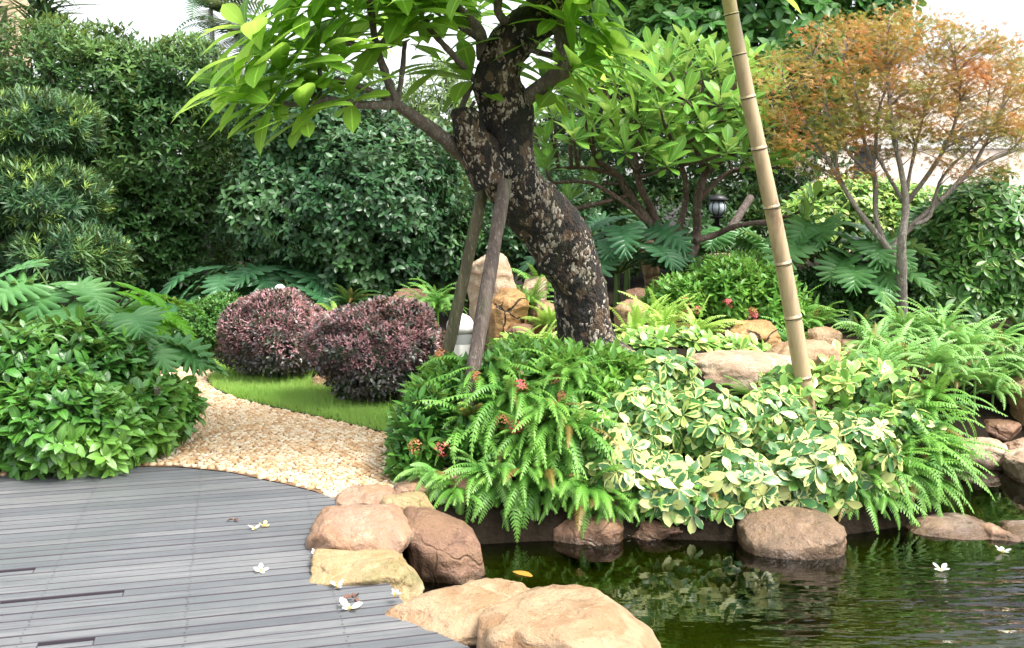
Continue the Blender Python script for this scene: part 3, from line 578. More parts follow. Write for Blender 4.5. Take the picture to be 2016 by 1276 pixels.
# wooden props and bamboo pole
M_PROP = barkmat('grey_brown_pole', (.09, .065, .055), (.19, .145, .12), (.26, .22, .19), .2, 2.0, .5, .15)
def prop(label, top, foot, r0, r1, mt=None):
    a, b = at(*top), at(*foot); b = b + nrm(b - a) * .05; q = MB(); q.tube([b, b * .66 + a * .34, b * .33 + a * .67, a], [m(r0, foot[2]), m(r0 * .97, foot[2]), m(r1 * 1.03, top[2]), m(r1, top[2])], 20, 8, lambda P, n_, t_: .004 * fbm(P * np.array([14, 14, 3]), 8, 3))
    g_ = b.copy(); return tag(q.build('wooden_prop', mt or M_PROP, base=g_), label, 'pole', 'wooden props under the leaning trunk')
prop('left wooden prop, mossy and thinner, propping the leaning trunk beside the bollard light', (952, 370, 7.15), (858, 800, 7.35), 13, 11, barkmat('mossy_pole', (.10, .085, .05), (.20, .17, .10), (.28, .25, .18), .2, 2.0, .9, .15))
prop('right wooden prop, smooth grey brown, its foot in the fern clump', (995, 356, 6.72), (898, 925, 6.08), 15.5, 13)
M_BAM, t, bs, _ = mat('dry_bamboo'); co = objco(t, (1, 1, .12)); c = mix(t, (.36, .25, .14), (.54, .41, .25), noise(t, 9, 6, co, .6)); c = mix(t, c, (.30, .22, .14), ramp(t, noise(t, 26, 6, objco(t, (1, 1, .06)), .7), [(.48, 0.0), (.62, .7)])); c = mix(t, c, (.15, .09, .05), ramp(t, noise(t, 6, 7, objco(t, (1, 1, .3)), .7), [(.55, 0.0), (.66, .75)]))
t.links.new(c, bs.inputs['Base Color']); bs.inputs['Roughness'].default_value = .42; bump(t, bs, noise(t, 20, 4, co), .25, .004)
bb = at(1594, 835, 6.75); bt = at(1434, -40, 6.45); BAM = thing('bamboo_pole', 'thick dry bamboo pole with dark nodes leaning up from the cream leaves', 'pole', bb)
nd = [(1585, 735), (1560, 610), (1533, 500), (1508, 388), (1484, 274), (1468, 177), (1457, 96), (1443, 22)]
def tb_(py): return (835 - py) / 875
ts = sorted([0, 1] + [tb_(p[1]) for p in nd]); pts = []; rr = []
for i, t_ in enumerate(ts):
    for dt, k_ in ((-.004, 1.0), (0, 1.045), (.004, .99)):
        tt = min(1, max(0, t_ + dt)); c = bb + (bt - bb) * tt; c = c + np.array([.02 * math.sin(tt * 5), 0, 0]); pts.append(c); rr.append((m(17.8, 6.75) * (1 - tt) + m(13.2, 6.45) * tt) * k_)
q = MB(); pts = np.array(pts); keep = np.concatenate([[True], np.linalg.norm(np.diff(pts, axis=0), axis=1) > 1e-4]); q.tube(pts[keep], np.array(rr)[keep], 24, 3); q.build('culm', M_BAM, BAM, bb)
for t_ in ts[1:-1]:
    q = MB(); c = bb + (bt - bb) * t_ + np.array([.02 * math.sin(t_ * 5), 0, 0]); ax = nrm(bt - bb); r_ = (m(17.8, 6.75) * (1 - t_) + m(13.2, 6.45) * t_) * 1.06; q.tube([c - ax * .007, c - ax * .003, c + ax * .004], [r_ * .97, r_ * 1.0, r_ * .96], 20); q.build('node_ring', M_DARK, BAM, bb)
a, b = at(1478, 388, 11.6), at(1420, 480, 11.2); q = MB(); q.tube([b, a], [.05, .045], 14, 4); tag(q.build('wooden_prop', M_PROP, base=b), 'pale grey pole leaning behind the small frangipani near the lantern', 'pole')

# ------------------------------------------------------------------ plants: builders
LV = dict(oval=[leaf(1, .5, 3, .2, c, .45) for c in (.1, .4)], lance=[leaf(1, .36, 3, .25, c, .42) for c in (.1, .5)], needle=[leaf(1, .13, 3, .2, c, .4, .3) for c in (.15, .5)], obov=[leaf(1, .46, 5, .15, c, .62) for c in (.2, .55)], glossy=[leaf(1, .42, 5, .3, c, .5) for c in (.2, .6)], long=[leaf(1, .32, 5, .22, c, .62) for c in (.1, .4)])
def bush(name, label, cat, blobs, n, T, k, size, mt, group=None, tilt=(30, 85), depth=.45, lump=.2, freq=2.2, stem=.03, up=.4, back=.3, trunk=None, zmin=None, sag=0., axup=.35, pname='foliage', flowers=None, tm=None):
    bl = np.array(blobs, float); c = bl[:, :2].mean(0); gz = Hs(c[0], c[1]); base = np.array([c[0], c[1], gz])
    P, A = shell(blobs, n, depth, lump, freq, back, zmin if zmin is not None else (lambda x, y: H(x, y) + .02)); A = A + np.array([0, 0, axup]) + rng.normal(size=A.shape) * .25
    root = thing(name, label, cat, base, group); q = MB(); sprigs(q, P, A, LV[T], k, tilt, size, stem, up, sag=sag); q.build(pname, mt, root, base)
    if trunk:
        q = MB()
        for (p, r) in trunk: q.tube(p, r, 10, 5, lambda P, n_, t_: .006 * fbm(P * 18, 3, 3))
        q.build('trunk' if cat == 'tree' else 'stem', tm or M_BRANCH, root, base)
    for (fp, fm) in (flowers or []):
        q = MB(); floret(q, fp); q.build('flower', fm, root, base)
    return root
def floret(q, c, r=.042, n=20):
    A = nrm(rng.normal(size=(n, 3)) + np.array([0, -.5, .7])); P = c + A * r; sprigs(q, P, A, [leaf(1, .5, 2, .1, .2)], 4, (70, 85), (.014, .02), 0, 0)
def stems(c, n, h, spread, r=.012):
    o = []
    for _ in range(n):
        a = U(0, 6.28); b0 = np.array([c[0] + U(-.06, .06), c[1] + U(-.06, .06), c[2] - .03]); tp_ = b0 + np.array([math.cos(a) * spread, math.sin(a) * spread, h]); o.append(([b0, (b0 + tp_) / 2 + [U(-.03, .03), U(-.03, .03), .05], tp_], [r, r * .8, r * .5]))
    return o
def frond_clump(q, base, nf, L, az=(0, 360), el=(35, 85), bend=(60, 130), W=.1, n=24, seed=None):
    """arching sword-fern fronds; UV.x runs along the frond, UV.y is a random number per frond"""
    for _ in range(nf):
        a = R(U(*az)); e0 = R(U(*el)); b = R(U(*bend)); l = L * U(.5, 1.15); t_ = np.linspace(0, 1, n); e = e0 - b * t_ ** 1.2; ds = l / (n - 1); rr_ = U(0, 1)
        hx = np.concatenate([[0], np.cumsum(np.cos(e[:-1]) * ds)]); hz = np.concatenate([[0], np.cumsum(np.sin(e[:-1]) * ds)])
        tw = U(-.5, .5); aa = a + tw * t_ * .6; dirh = np.stack([np.cos(aa), np.sin(aa), 0 * aa], 1)
        C = base + np.array([U(-.04, .04), U(-.04, .04), 0]) + dirh * hx[:, None]; C[:, 2] += hz
        T = nrm(np.gradient(C, axis=0)); S = nrm(np.stack([-np.sin(aa), np.cos(aa), 0 * aa], 1)); Nn = np.cross(T, S) ; roll = U(-.5, .5); S = S * math.cos(roll) + Nn * math.sin(roll); Nn = np.cross(T, S)
        wl = W / 2 * U(.85, 1.15) * np.clip(1.15 * (1 - t_) ** .55, 0, 1) * np.clip(t_ / .12, .25, 1)
        for sg in (-1, 1):
            d = nrm(S * sg + T * .28 - Nn * sg * 0 + np.array([0, 0, -.22])); k_ = slice(1, n - 1); hb = ds * .40
            Pm = C[k_] + T[k_] * U(-.1, .1, (n - 2, 1)) * ds; ln = wl[k_, None] * U(.85, 1.1, (n - 2, 1))
            V = np.stack([Pm - T[k_] * hb, Pm + d[k_] * ln * .55 - T[k_] * hb * .75, Pm + d[k_] * ln + T[k_] * hb * .1 - np.array([0, 0, .006]), Pm + d[k_] * ln * .95 + T[k_] * hb * .5 - np.array([0, 0, .006]), Pm + d[k_] * ln * .55 + T[k_] * hb * .75, Pm + T[k_] * hb], 1)
            nn = n - 2; o = np.arange(nn)[:, None] * 6; Fq = np.concatenate([o + np.array([[0, 1, 4, 5]]), o + np.array([[1, 2, 3, 4]])])
            q.add(V.reshape(-1, 3), Fq if sg > 0 else Fq[:, ::-1], np.stack([np.repeat(t_[k_], 6), np.full(nn * 6, rr_)], 1))
        rw = .0028; V = np.stack([C - S * rw, C + Nn * rw, C + S * rw], 1); i = np.arange(n - 1)[:, None]
        q.add(V.reshape(-1, 3), np.concatenate([i * 3 + np.array([[0, 1, 4, 3]]), i * 3 + np.array([[1, 2, 5, 4]])]), np.stack([np.repeat(t_, 3), np.full(n * 3, rr_)], 1))
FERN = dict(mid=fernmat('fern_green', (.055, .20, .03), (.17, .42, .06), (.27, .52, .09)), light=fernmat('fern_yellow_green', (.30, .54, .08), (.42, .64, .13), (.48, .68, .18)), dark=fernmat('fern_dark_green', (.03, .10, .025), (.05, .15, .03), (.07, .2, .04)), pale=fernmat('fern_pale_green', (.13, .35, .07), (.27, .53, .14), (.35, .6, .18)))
def fern(px, py, Y, label, group, mt='mid', nf=24, L=.55, **kw):
    b = at(px, py, Y); g_ = Hs(b[0], b[1]); b[2] = max(b[2], g_ - .02); q = MB(); frond_clump(q, b, int(nf * 1.25), L * .9, **kw)
    if b[2] > g_ + .05: q.tube([[b[0], b[1], g_ - .02], b], [.012, .01], 6)          # the rootstock that carries a raised clump
    return tag(q.build('fern', FERN[mt], base=(b[0], b[1], g_)), label, 'fern', group)
def cutleaf(q, base, dirh, L, W, bend, roll=0.0, nl=8, cup=.22):
    """one deeply lobed leaf: midrib with finger lobes"""
    n = 20; t_ = np.linspace(0, 1, n); e = -R(5) - bend * t_; ds = L / (n - 1); a = math.atan2(dirh[1], dirh[0])
    hx = np.concatenate([[0], np.cumsum(np.cos(e[:-1]) * ds)]); hz = np.concatenate([[0], np.cumsum(np.sin(e[:-1]) * ds)]); D = np.array([math.cos(a), math.sin(a), 0]); C = base + D * hx[:, None]; C[:, 2] += hz
    T = nrm(np.gradient(C, axis=0)); S = np.repeat(np.array([[-D[1], D[0], 0]]), n, 0); Nn = np.cross(T, S); S = S * math.cos(roll) + Nn * math.sin(roll); Nn = np.cross(T, S)
    ns = nl * 9 + 1; sv = np.linspace(0, 1, ns); rows = np.array([0, .3, .6, .85, 1.0])
    for sg in (-1, 1):
        ph = U(-.12, .12); lob = np.abs(np.cos(math.pi * (nl * sv + ph))) ** .85; g = np.where(sv > .97, 1, .20 + .80 * lob) * (1 + .07 * np.sin(sv * 40 + U(0, 6)))
        ang = R(140) - R(122) * sv ** .8; ln = W / 2 * (1.02 - .12 * sv - .5 * sv ** 4) * g * U(.94, 1.06)
        f = sv * .93 * (n - 1); i0 = np.minimum(f.astype(int), n - 2); fr = (f - i0)[:, None]; c = C[i0] * (1 - fr) + C[i0 + 1] * fr; Ti = T[i0]; Si = S[i0] * sg; Ni = Nn[i0]
        d = Si * np.sin(ang)[:, None] + Ti * np.cos(ang)[:, None]; wav = np.cos(math.pi * 2 * (nl * sv + ph))
        V = np.stack([c + d * (ln * r_)[:, None] + Ni * (cup * ln * (r_ - 1.25 * r_ * r_) + .012 * wav * r_)[:, None] for r_ in rows], 1)
        k_ = len(rows); a_ = np.arange(ns - 1)[:, None] * k_ + np.arange(k_ - 1)[None]; Fq = np.stack([a_, a_ + 1, a_ + k_ + 1, a_ + k_], -1).reshape(-1, 4)
        uv = np.stack(np.broadcast_arrays(rows[None], sv[:, None]), -1)
        q.add(V.reshape(-1, 3), Fq if sg > 0 else Fq[:, ::-1], uv)
def philodendron(label, px, py, Y, nl, L=.42, W=.4, pet=.5, az=(0, 360), el=(35, 75), mt=None, group=None, bend=(30, 70)):
    b = at(px, py, Y); g_ = Hs(b[0], b[1]); b[2] = max(b[2], g_ + .05); base = np.array([b[0], b[1], g_]); root = thing('philodendron', label, 'plant', base, group); q = MB(); s_ = MB()
    s_.tube([base - [0, 0, .03], b], [.04, .03], 8)
    for i in range(nl):
        a = R(U(*az)); e = R(U(*el)); p = pet * U(.6, 1.15); D = np.array([math.cos(a), math.sin(a), 0]); tip = b + D * p * math.cos(e) + np.array([0, 0, p * math.sin(e)]); mid_ = (b + tip) / 2 + np.array([0, 0, p * .1])
        s_.tube([b, mid_, tip], [.011, .009, .007], 6, 4); cutleaf(q, tip, D, L * U(.8, 1.15), W * U(.85, 1.15), R(U(*bend)), U(-.5, .5))
    q.build('foliage', mt, root, base); s_.build('stalk', M_STALK, root, base); return root
M_STALK = plain('green_stalk', (.10, .17, .04), .5)
def umbrella(label, blobs, n, mt, k=8, L=.13, group=None, name='umbrella_shrub', face=(0, -.55, .5), sag=.35, tilt=(62, 105), cat='shrub', depth=.35, W='obov', zmin=None, back=.3, inner=.9):
    bl = np.array(blobs, float); c = bl[:, :2].mean(0); base = np.array([c[0], c[1], Hs(c[0], c[1])]); root = thing(name, label, cat, base, group)
    P, A = shell(blobs, n, depth, .12, 3.0, back, zmin if zmin is not None else (lambda x, y: H(x, y) + .03)); A = nrm(A * .8 + np.array(face) + rng.normal(size=A.shape) * .28)
    q = MB(); sprigs(q, P, A, LV[W], k, tilt, (L * .75, L * 1.15), .008, .2, sag=sag)
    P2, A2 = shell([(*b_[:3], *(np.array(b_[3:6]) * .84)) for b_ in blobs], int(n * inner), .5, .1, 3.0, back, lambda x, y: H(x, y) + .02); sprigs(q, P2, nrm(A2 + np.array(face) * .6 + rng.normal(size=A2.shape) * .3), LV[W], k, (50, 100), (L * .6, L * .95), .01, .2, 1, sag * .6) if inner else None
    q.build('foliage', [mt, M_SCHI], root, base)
    s_ = MB(); pk = rng.choice(len(P), min(len(P), 14), False)
    for i in pk: s_.tube([base + [0, 0, -.02], (base + P[i]) / 2 + [0, 0, .06], P[i]], [.012, .008, .004], 6, 4)
    s_.build('stem', M_STALK, root, base); return root

# ------------------------------------------------------------------ buildings and posts behind
M_PINK = plain('pink_render', (.88, .73, .62), .85, var=.06, scale=6); M_WHITE = plain('white_render', (.8, .78, .74), .8, var=.05, scale=5)
a = at(1600, 600, 21); b = at(2300, 130, 21); HS = thing('house', 'pale pink house wall with white ledge behind the orange maple', 'building', (a[0] + 3, 23, 0))
hb = np.array([a[0] + 3, 23, 0]); zl = at(1640, 283, 21)[2]
q = MB(); q.box((a[0], 21, 0), (b[0], 27, zl - .1)); q.box((a[0], 21, zl + .12), (b[0], 27, b[2] - .001)); q.build('wall', M_PINK, HS, hb, False)
q = MB(); q.box((a[0] - .15, 20.96, zl - .1), (b[0], 27.05, zl + .12)); q.build('ledge', M_WHITE, HS, hb, False)
M_BEIGE = plain('beige_render', (.58, .44, .28), .85, var=.08, scale=5)
a = at(-300, 700, 19); b = at(28, -80, 19); hb = np.array([a[0], 20, 0]); H2 = thing('house', 'beige house corner with dark window bars at the top left edge', 'building', hb)
q = MB(); q.box((a[0], 19, 0), (b[0], 19.5, b[2])); q.build('wall', M_BEIGE, H2, hb, False)
q = MB(); z0 = at(10, 105, 19)[2]; z1 = at(10, 15, 19)[2]; x0_ = at(-60, 50, 19)[0]; x1_ = at(14, 50, 19)[0]
for xx in (x0_, (x0_ + x1_) / 2, x1_): q.box((xx - .02, 18.94, z0), (xx + .02, 18.98, z1))
for zz in (z0, (z0 + z1) / 2, z1): q.box((x0_, 18.95, zz - .02), (x1_, 18.97, zz + .02))
q.build('window_bars', M_DARK, H2, hb, False)
M_CONC = plain('grey_concrete', (.36, .34, .32), .85)
a = at(415, 640, 13.0); q = MB(); q.box((a[0] - .06, 12.93, 0), (a[0] + .06, 13.07, at(415, 280, 13.0)[2])); tag(q.build('concrete_post', M_CONC, base=(a[0], 13.0, 0), smooth=False), 'grey concrete post glimpsed through the dark hedge at left', 'post')
pb = at(1697, 470, 15); pb[2] = Hs(pb[0], 15); PST = thing('lamp_post', 'dark square post with a cap in front of the pink house', 'post', pb)
zt = at(1697, 300, 15)[2]; q = MB(); q.box((pb[0] - .12, 14.88, pb[2] - .05), (pb[0] + .12, 15.12, zt)); q.build('shaft', M_DARK, PST, pb, False)
q = MB(); q.box((pb[0] - .17, 14.83, zt), (pb[0] + .17, 15.17, zt + .1)); q.build('cap', M_DARK, PST, pb, False)

# ------------------------------------------------------------------ lamps
M_GW = plain('white_plastic', (.80, .80, .78), .35, var=.03); M_CLR, t, bs, _ = mat('clear_acrylic'); bs.inputs['Base Color'].default_value = (.75, .8, .78, 1); bs.inputs['Roughness'].default_value = .12; bs.inputs['Transmission Weight'].default_value = .6
p = at(907, 730, 9.2); p[2] = Hs(p[0], 9.2); r = m(28, 9.2); BL = thing('bollard_light', 'white domed bollard light with a clear band between the wooden props', 'lamp', p)
zT = at(903, 617, 9.2)[2] - p[2]; z1 = at(903, 676, 9.2)[2] - p[2]; z2 = at(903, 655, 9.2)[2] - p[2]
q = MB(); th = np.arange(48) * 2 * math.pi / 48; rf = r * (1 + .03 * np.cos(th * 12)); P = np.stack([np.stack([rf * np.cos(th), rf * np.sin(th), np.full(48, z)], 1) for z in (-.05, .1, z1)], 0) + p
i = np.arange(2)[:, None]; j = np.arange(48)[None]; j2 = (j + 1) % 48; q.add(P.reshape(-1, 3), np.stack([i * 48 + j, i * 48 + j2, (i + 1) * 48 + j2, (i + 1) * 48 + j], -1).reshape(-1, 4)); q.add(np.vstack([P[2], p + [0, 0, z1]]), np.stack([np.arange(48), (np.arange(48) + 1) % 48, np.full(48, 48)], 1)); q.build('post', M_GW, BL, p)
q = MB(); q.lathe([(r * .98, z1 + .002), (r * .98, z2 - .002)], p); q.build('lens_band', M_CLR, BL, p)
q = MB(); q.lathe([(r * .3, z1 + .002), (r * .72, z1 + .012), (r * .72, z2 - .03), (r * .3, z2 - .002)], p); q.build('lamp_core', M_DARK, BL, p)
q = MB(); q.lathe([(0.001, z2), (r, z2), (r * 1.0, z2 + .05)] + [(r * math.cos(a), z2 + .05 + (zT - z2 - .05) * math.sin(a)) for a in np.linspace(.05, 1.56, 12)], p); q.build('cap', M_GW, BL, p)
p = at(553, 640, 10.6); p[2] = 0; zc = at(553, 571, 10.6)[2]; GL = thing('globe_light', 'white globe lamp peeping over the left purple bush', 'lamp', p)
q = MB(); a = np.linspace(-1.57, 1.57, 16); q.lathe([(max(.001, .062 * math.cos(x)), zc + .062 * math.sin(x)) for x in a], (p[0], p[1], 0), 24); q.build('globe', M_GW, GL, p)
q = MB(); q.lathe([(.02, -.03), (.02, zc - .05)], (p[0], p[1], 0), 12); q.build('stem', M_DARK, GL, p)
p = at(1411, 470, 12.6); p[2] = Hs(p[0], 12.6); c = at(1411, 409, 12.6); LN = thing('garden_lantern', 'black post lantern with a ribbed glass globe behind the small frangipani', 'lamp', p); rg = m(17, 12.6); cz = c[2]
q = MB(); q.lathe([(.03, p[2] - .05), (.03, cz - rg * 1.3), (rg * .8, cz - rg * 1.15), (rg * .8, cz - rg * .95)], (p[0], p[1], 0), 20); q.build('post', M_DARK, LN, p)
q = MB(); q.lathe([(max(.002, rg * math.cos(x)), cz + rg * .95 * math.sin(x)) for x in np.linspace(-1.3, 1.3, 14)], (p[0], p[1], 0), 24); q.build('globe', plain('lantern_glass', (.42, .48, .52), .12), LN, p)
q = MB(); q.lathe([(rg * 1.15, cz + rg * .8), (rg * 1.25, cz + rg * .9), (rg * .8, cz + rg * 1.35), (.01, cz + rg * 1.6)], (p[0], p[1], 0), 24); q.build('roof', M_DARK, LN, p)
for k in range(8):
    a = k * math.pi / 4; q = MB(); q.tube([(p[0] + rg * 1.03 * math.cos(x) * math.cos(a), p[1] + rg * 1.03 * math.cos(x) * math.sin(a), cz + rg * math.sin(x)) for x in np.linspace(-1.2, 1.1, 7)], .006, 5); q.build('rib', M_DARK, LN, p)

# ------------------------------------------------------------------ background trees and hedges
M_FICUS = leafmat('ficus_leaf', (.02, .07, .018), (.06, .15, .036), (.15, .28, .055), .42, .24, patch=.9)
M_CAM = leafmat('camellia_leaf', (.014, .056, .02), (.05, .135, .048), (.12, .25, .085), .36, .16, patch=1.4, spec=.45)
M_POD = leafmat('podocarpus_leaf', (.018, .062, .026), (.048, .125, .045), (.13, .25, .06), .45, .15, patch=3.0)
M_BIGT = leafmat('broad_leaf', (.03, .11, .025), (.09, .25, .05), (.2, .42, .09), .3, .26, .3, patch=.8)
M_DKH = leafmat('shade_hedge_leaf', (.018, .06, .016), (.045, .12, .03), (.08, .18, .035), .4, .2)
M_TRK = barkmat('grey_trunk', (.05, .04, .03), (.12, .10, .08), (.25, .22, .18), .3)
HG = 'tall trees along the left side'
def tstem(px, Y, top, r=.07): p = at(px, 640, Y); z = Hs(p[0], Y); e = at(top[0], top[1], Y); return ([np.array([p[0], Y, z - .05]), np.array([(p[0] + e[0]) / 2 + .05, Y, (z + e[2]) / 2]), e], [r, r * .8, r * .4])
bush('hedge_tree', 'bushy light green tree filling the upper left with feathery top', 'tree', [E(130, 190, 130, 130, 13.2), E(240, 150, 110, 110, 13), E(120, 330, 130, 180, 13.3)], 4200, 'lance', 7, (.05, .115), M_FICUS, HG, lump=.34, freq=1.25, depth=.55, trunk=[tstem(150, 13.2, (150, 200))], tm=M_TRK)
bush('hedge_tree', 'dense mid green tree with yellowish new leaves left of the camellia', 'tree', [E(340, 170, 120, 90, 13.2), E(330, 300, 150, 170, 13.2), E(410, 230, 70, 110, 13.4), E(260, 430, 130, 140, 13), E(360, 480, 90, 130, 13.2)], 5200, 'lance', 7, (.05, .115), M_FICUS, HG, lump=.34, freq=1.25, depth=.55, trunk=[tstem(330, 13.2, (340, 250)), tstem(360, 13.2, (380, 300))], tm=M_TRK)
bush('camellia_tree', 'round dark glossy camellia tree behind the purple bushes', 'tree', [E(620, 250, 170, 130, 12.6), E(560, 400, 130, 150, 12.4), E(720, 400, 170, 170, 12.2), E(810, 330, 90, 90, 12.6), E(700, 520, 150, 80, 12.2), E(850, 470, 80, 90, 12.4)], 6800, 'oval', 6, (.06, .105), M_CAM, HG, lump=.32, freq=1.3, depth=.55, trunk=[tstem(600, 12.8, (600, 300), .08), tstem(640, 12.8, (690, 330), .07), tstem(615, 12.8, (540, 380), .05)], tm=M_TRK, tilt=(45, 95))
bush('camellia_shrub', 'dark glossy foliage low behind the tall pale rock and props', 'shrub', [E(880, 480, 90, 70, 12.8), E(980, 440, 110, 90, 13), E(1080, 420, 100, 110, 13.2)], 2600, 'oval', 6, (.05, .08), M_CAM)
def podo(label, blobs, n, trunk):
    root = bush('podocarpus', label, 'tree', blobs, n, 'needle', 14, (.09, .14), M_POD, 'podocarpus trees at the left edge', tilt=(20, 90), depth=.3, lump=.16, stem=.04, axup=.5, trunk=trunk, tm=M_TRK)
    P, A = shell(blobs, 260, .05, .16, 2.2, .1); q = MB(); sprigs(q, P, A + [0, 0, .9], LV['needle'], 12, (10, 70), (.06, .11), .02, .5); q.build('new_shoots', M_NEW, root, np.array(root.location)); return root
M_NEW = leafmat('podocarpus_shoot', (.26, .42, .09), (.36, .52, .14), None, .45, .3)
podo('dark cloud pruned podocarpus with needle leaves at the left edge', [E(60, 250, 118, 56, 10.6, .6), E(-90, 235, 110, 60, 10.6, .6), E(80, 390, 120, 66, 10.4, .7), E(-80, 400, 110, 70, 10.4, .7), E(130, 505, 105, 52, 10.2, .6), E(0, 545, 130, 56, 10.3, .6), E(-90, 520, 90, 60, 10.3, .6)], 2300, [tstem(60, 10.8, (70, 280), .06)])
bush('broadleaf_tree', 'tall dark tree with large glossy leaves behind the bamboo pole', 'tree', [E(1480, 60, 210, 150, 14.5), E(1350, 110, 150, 110, 14), E(1640, 20, 150, 150, 14.6), E(1560, 180, 130, 110, 14.8), E(1480, -200, 330, 200, 15), E(1300, 20, 120, 120, 15)], 3600, 'oval', 7, (.13, .22), M_BIGT, 'tall trees behind the mound', tilt=(45, 100), sag=.2, trunk=[tstem(1480, 15, (1480, 0), .14)], tm=M_TRK)
bush('conifer', 'dark fine leaved tree between the trunk top and the broad leaved tree', 'tree', [E(1210, 60, 110, 130, 16.5), E(1230, -120, 150, 150, 16.5), E(1190, 200, 90, 120, 16.5)], 2200, 'needle', 12, (.12, .2), M_POD, 'tall trees behind the mound', tilt=(20, 95), sag=.25, trunk=[tstem(1215, 16.6, (1215, 0), .1)], tm=M_TRK)
bush('shade_hedge', 'dark green hedge in shade behind the small frangipani and lantern', 'hedge', [E(1180, 330, 160, 130, 15), E(1400, 330, 170, 110, 15), E(1560, 330, 110, 130, 15), E(1300, 440, 190, 90, 14.5), E(1500, 450, 120, 80, 14.5)], 4200, 'lance', 7, (.07, .11), M_DKH)
bush('shade_hedge', 'far dark hedge closing the view behind the camellia and left trees', 'hedge', [E(-100, 400, 260, 260, 17.5, 1.2), E(200, 390, 260, 270, 17.5, 1.2), E(500, 420, 240, 250, 17.5, 1.2), E(850, 420, 260, 230, 17.5, 1.2), E(1050, 470, 200, 200, 17.5, 1.2)], 6500, 'lance', 7, (.10, .16), M_DKH, back=.1)
bush('feathery_bamboo', 'feathery yellow green bamboo foliage seen left of the trunk stump', 'plant', [E(860, 240, 70, 110, 15.5), E(900, 320, 60, 90, 15.5)], 520, 'needle', 9, (.12, .2), leafmat('bamboo_leaf', (.12, .22, .05), (.22, .32, .10), None, .5, .35), tilt=(30, 100), sag=.4)
# spiky palms against the sky at top left
M_PALM = leafmat('palm_leaflet', (.04, .10, .04), (.08, .16, .07), None, .4, .2)
M_PTR = plain('pale_palm_trunk', (.42, .42, .38), .8)
def palm(label, px, py, Y, n, L, trunk_r=.09, el=(-10, 80)):
    c = at(px, py, Y); g_ = Hs(c[0], c[1]); b = np.array([c[0], c[1], g_]); root = thing('palm', label, 'palm', b, 'palms against the sky at upper left'); q = MB(); q.tube([b - [0, 0, .05], (b + c) / 2 + [.06, 0, 0], c], [trunk_r * 1.2, trunk_r, trunk_r * .8], 10, 5); q.build('trunk', M_PTR, root, b)
    q = MB(); frond_clump(q, c, n, L, (0, 360), el, (40, 120), L * .5, 26); q.build('crown', M_PALM, root, b)
def spiky(label, px, py, Y, n, L):
    c = at(px, py, Y); g_ = Hs(c[0], c[1]); b = np.array([c[0], c[1], g_]); root = thing('dracaena', label, 'palm', b, 'palms against the sky at upper left'); q = MB(); q.tube([b - [0, 0, .05], c], [.1, .07], 10, 5); q.build('trunk', M_TRK, root, b)
    q = MB(); zz = np.linspace(-.5, .35, 6); P = np.array([c + [0, 0, z] for z in zz]); sprigs(q, P, np.tile([[0, 0, 1.0]], (6, 1)), [leaf(1, .06, 6, .2, c_, .3, .4) for c_ in (.3, .8, 1.1)], n, (15, 110), (L * .8, L * 1.15), .06, .3); q.build('crown', M_PALM, root, b)
spiky('round headed spiky palm rising over the upper left tree', 85, 20, 14.6, 34, .75); spiky('dark spiky palm cut off by the left frame edge', -15, 110, 13.6, 26, .7)
palm('slender palm with pale trunk and ragged fronds against white sky', 415, 18, 17, 11, 1.2, .045, (-20, 60)); palm('feather palm behind the frangipani leaves at upper left', 475, 75, 17, 12, 1.2, .045, (-10, 75))
# right side
M_SCHG = varieg('umbrella_leaf_green', (.04, .13, .025), (.10, .27, .045), (.46, .54, .15), .75, 1.4)
M_SCHY = varieg('umbrella_leaf_gold', (.13, .30, .05), (.22, .42, .08), (.56, .64, .18), .3, 1.25)
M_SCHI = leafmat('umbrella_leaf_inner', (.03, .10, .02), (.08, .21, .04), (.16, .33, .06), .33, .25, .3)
M_SCHC = varieg('umbrella_leaf_cream', (.02, .085, .03), (.07, .21, .05), (.55, .60, .22), -.3, 1.2)
M_SCHM = varieg('umbrella_leaf_mixed', (.03, .12, .03), (.10, .26, .05), (.46, .56, .17), .0, 1.35)
umbrella('tall dark umbrella tree hedge at the right edge with yellow streaked leaves', [E(1930, 500, 120, 150, 10.4, .7), E(2060, 500, 120, 140, 10.4, .7), E(1870, 590, 80, 90, 10.2, .5), E(1990, 620, 130, 80, 10.2, .5), E(1830, 520, 60, 120, 10.6, .5), E(1900, 690, 110, 60, 9.8, .4), E(2040, 690, 110, 70, 9.8, .4)], 1500, M_SCHG, 9, .12, None, 'umbrella_hedge', (0, -.3, .6), .12, cat='hedge', W='long', tilt=(60, 95), depth=.5, inner=.8)
umbrella('light green umbrella hedge below the pink house behind the maple', [E(1660, 420, 110, 75, 12.4, .6), E(1780, 440, 100, 80, 12.4, .6), E(1590, 450, 60, 60, 12.2, .5)], 1000, M_SCHY, 8, .11, None, 'umbrella_hedge', (0, -.3, .7), .1, cat='hedge', W='long', tilt=(60, 95), depth=.5, inner=.8)
bush('shade_hedge', 'dark hedge running on beyond the right frame edge', 'hedge', [E(2240, 540, 150, 130, 10.8, .7), E(2420, 540, 150, 140, 11, .7), E(2330, 650, 200, 90, 10.2, .6), E(2600, 560, 160, 190, 11, .7)], 2600, 'oval', 7, (.07, .11), M_DKH)
bush('shade_shrub', 'small leaved dark shrub around the foot of the maple', 'shrub', [E(1690, 610, 90, 55, 9.9, .4), E(1790, 560, 80, 90, 10.3, .4), E(1620, 590, 70, 60, 9.9, .4)], 1700, 'oval', 6, (.03, .055), M_DKH)

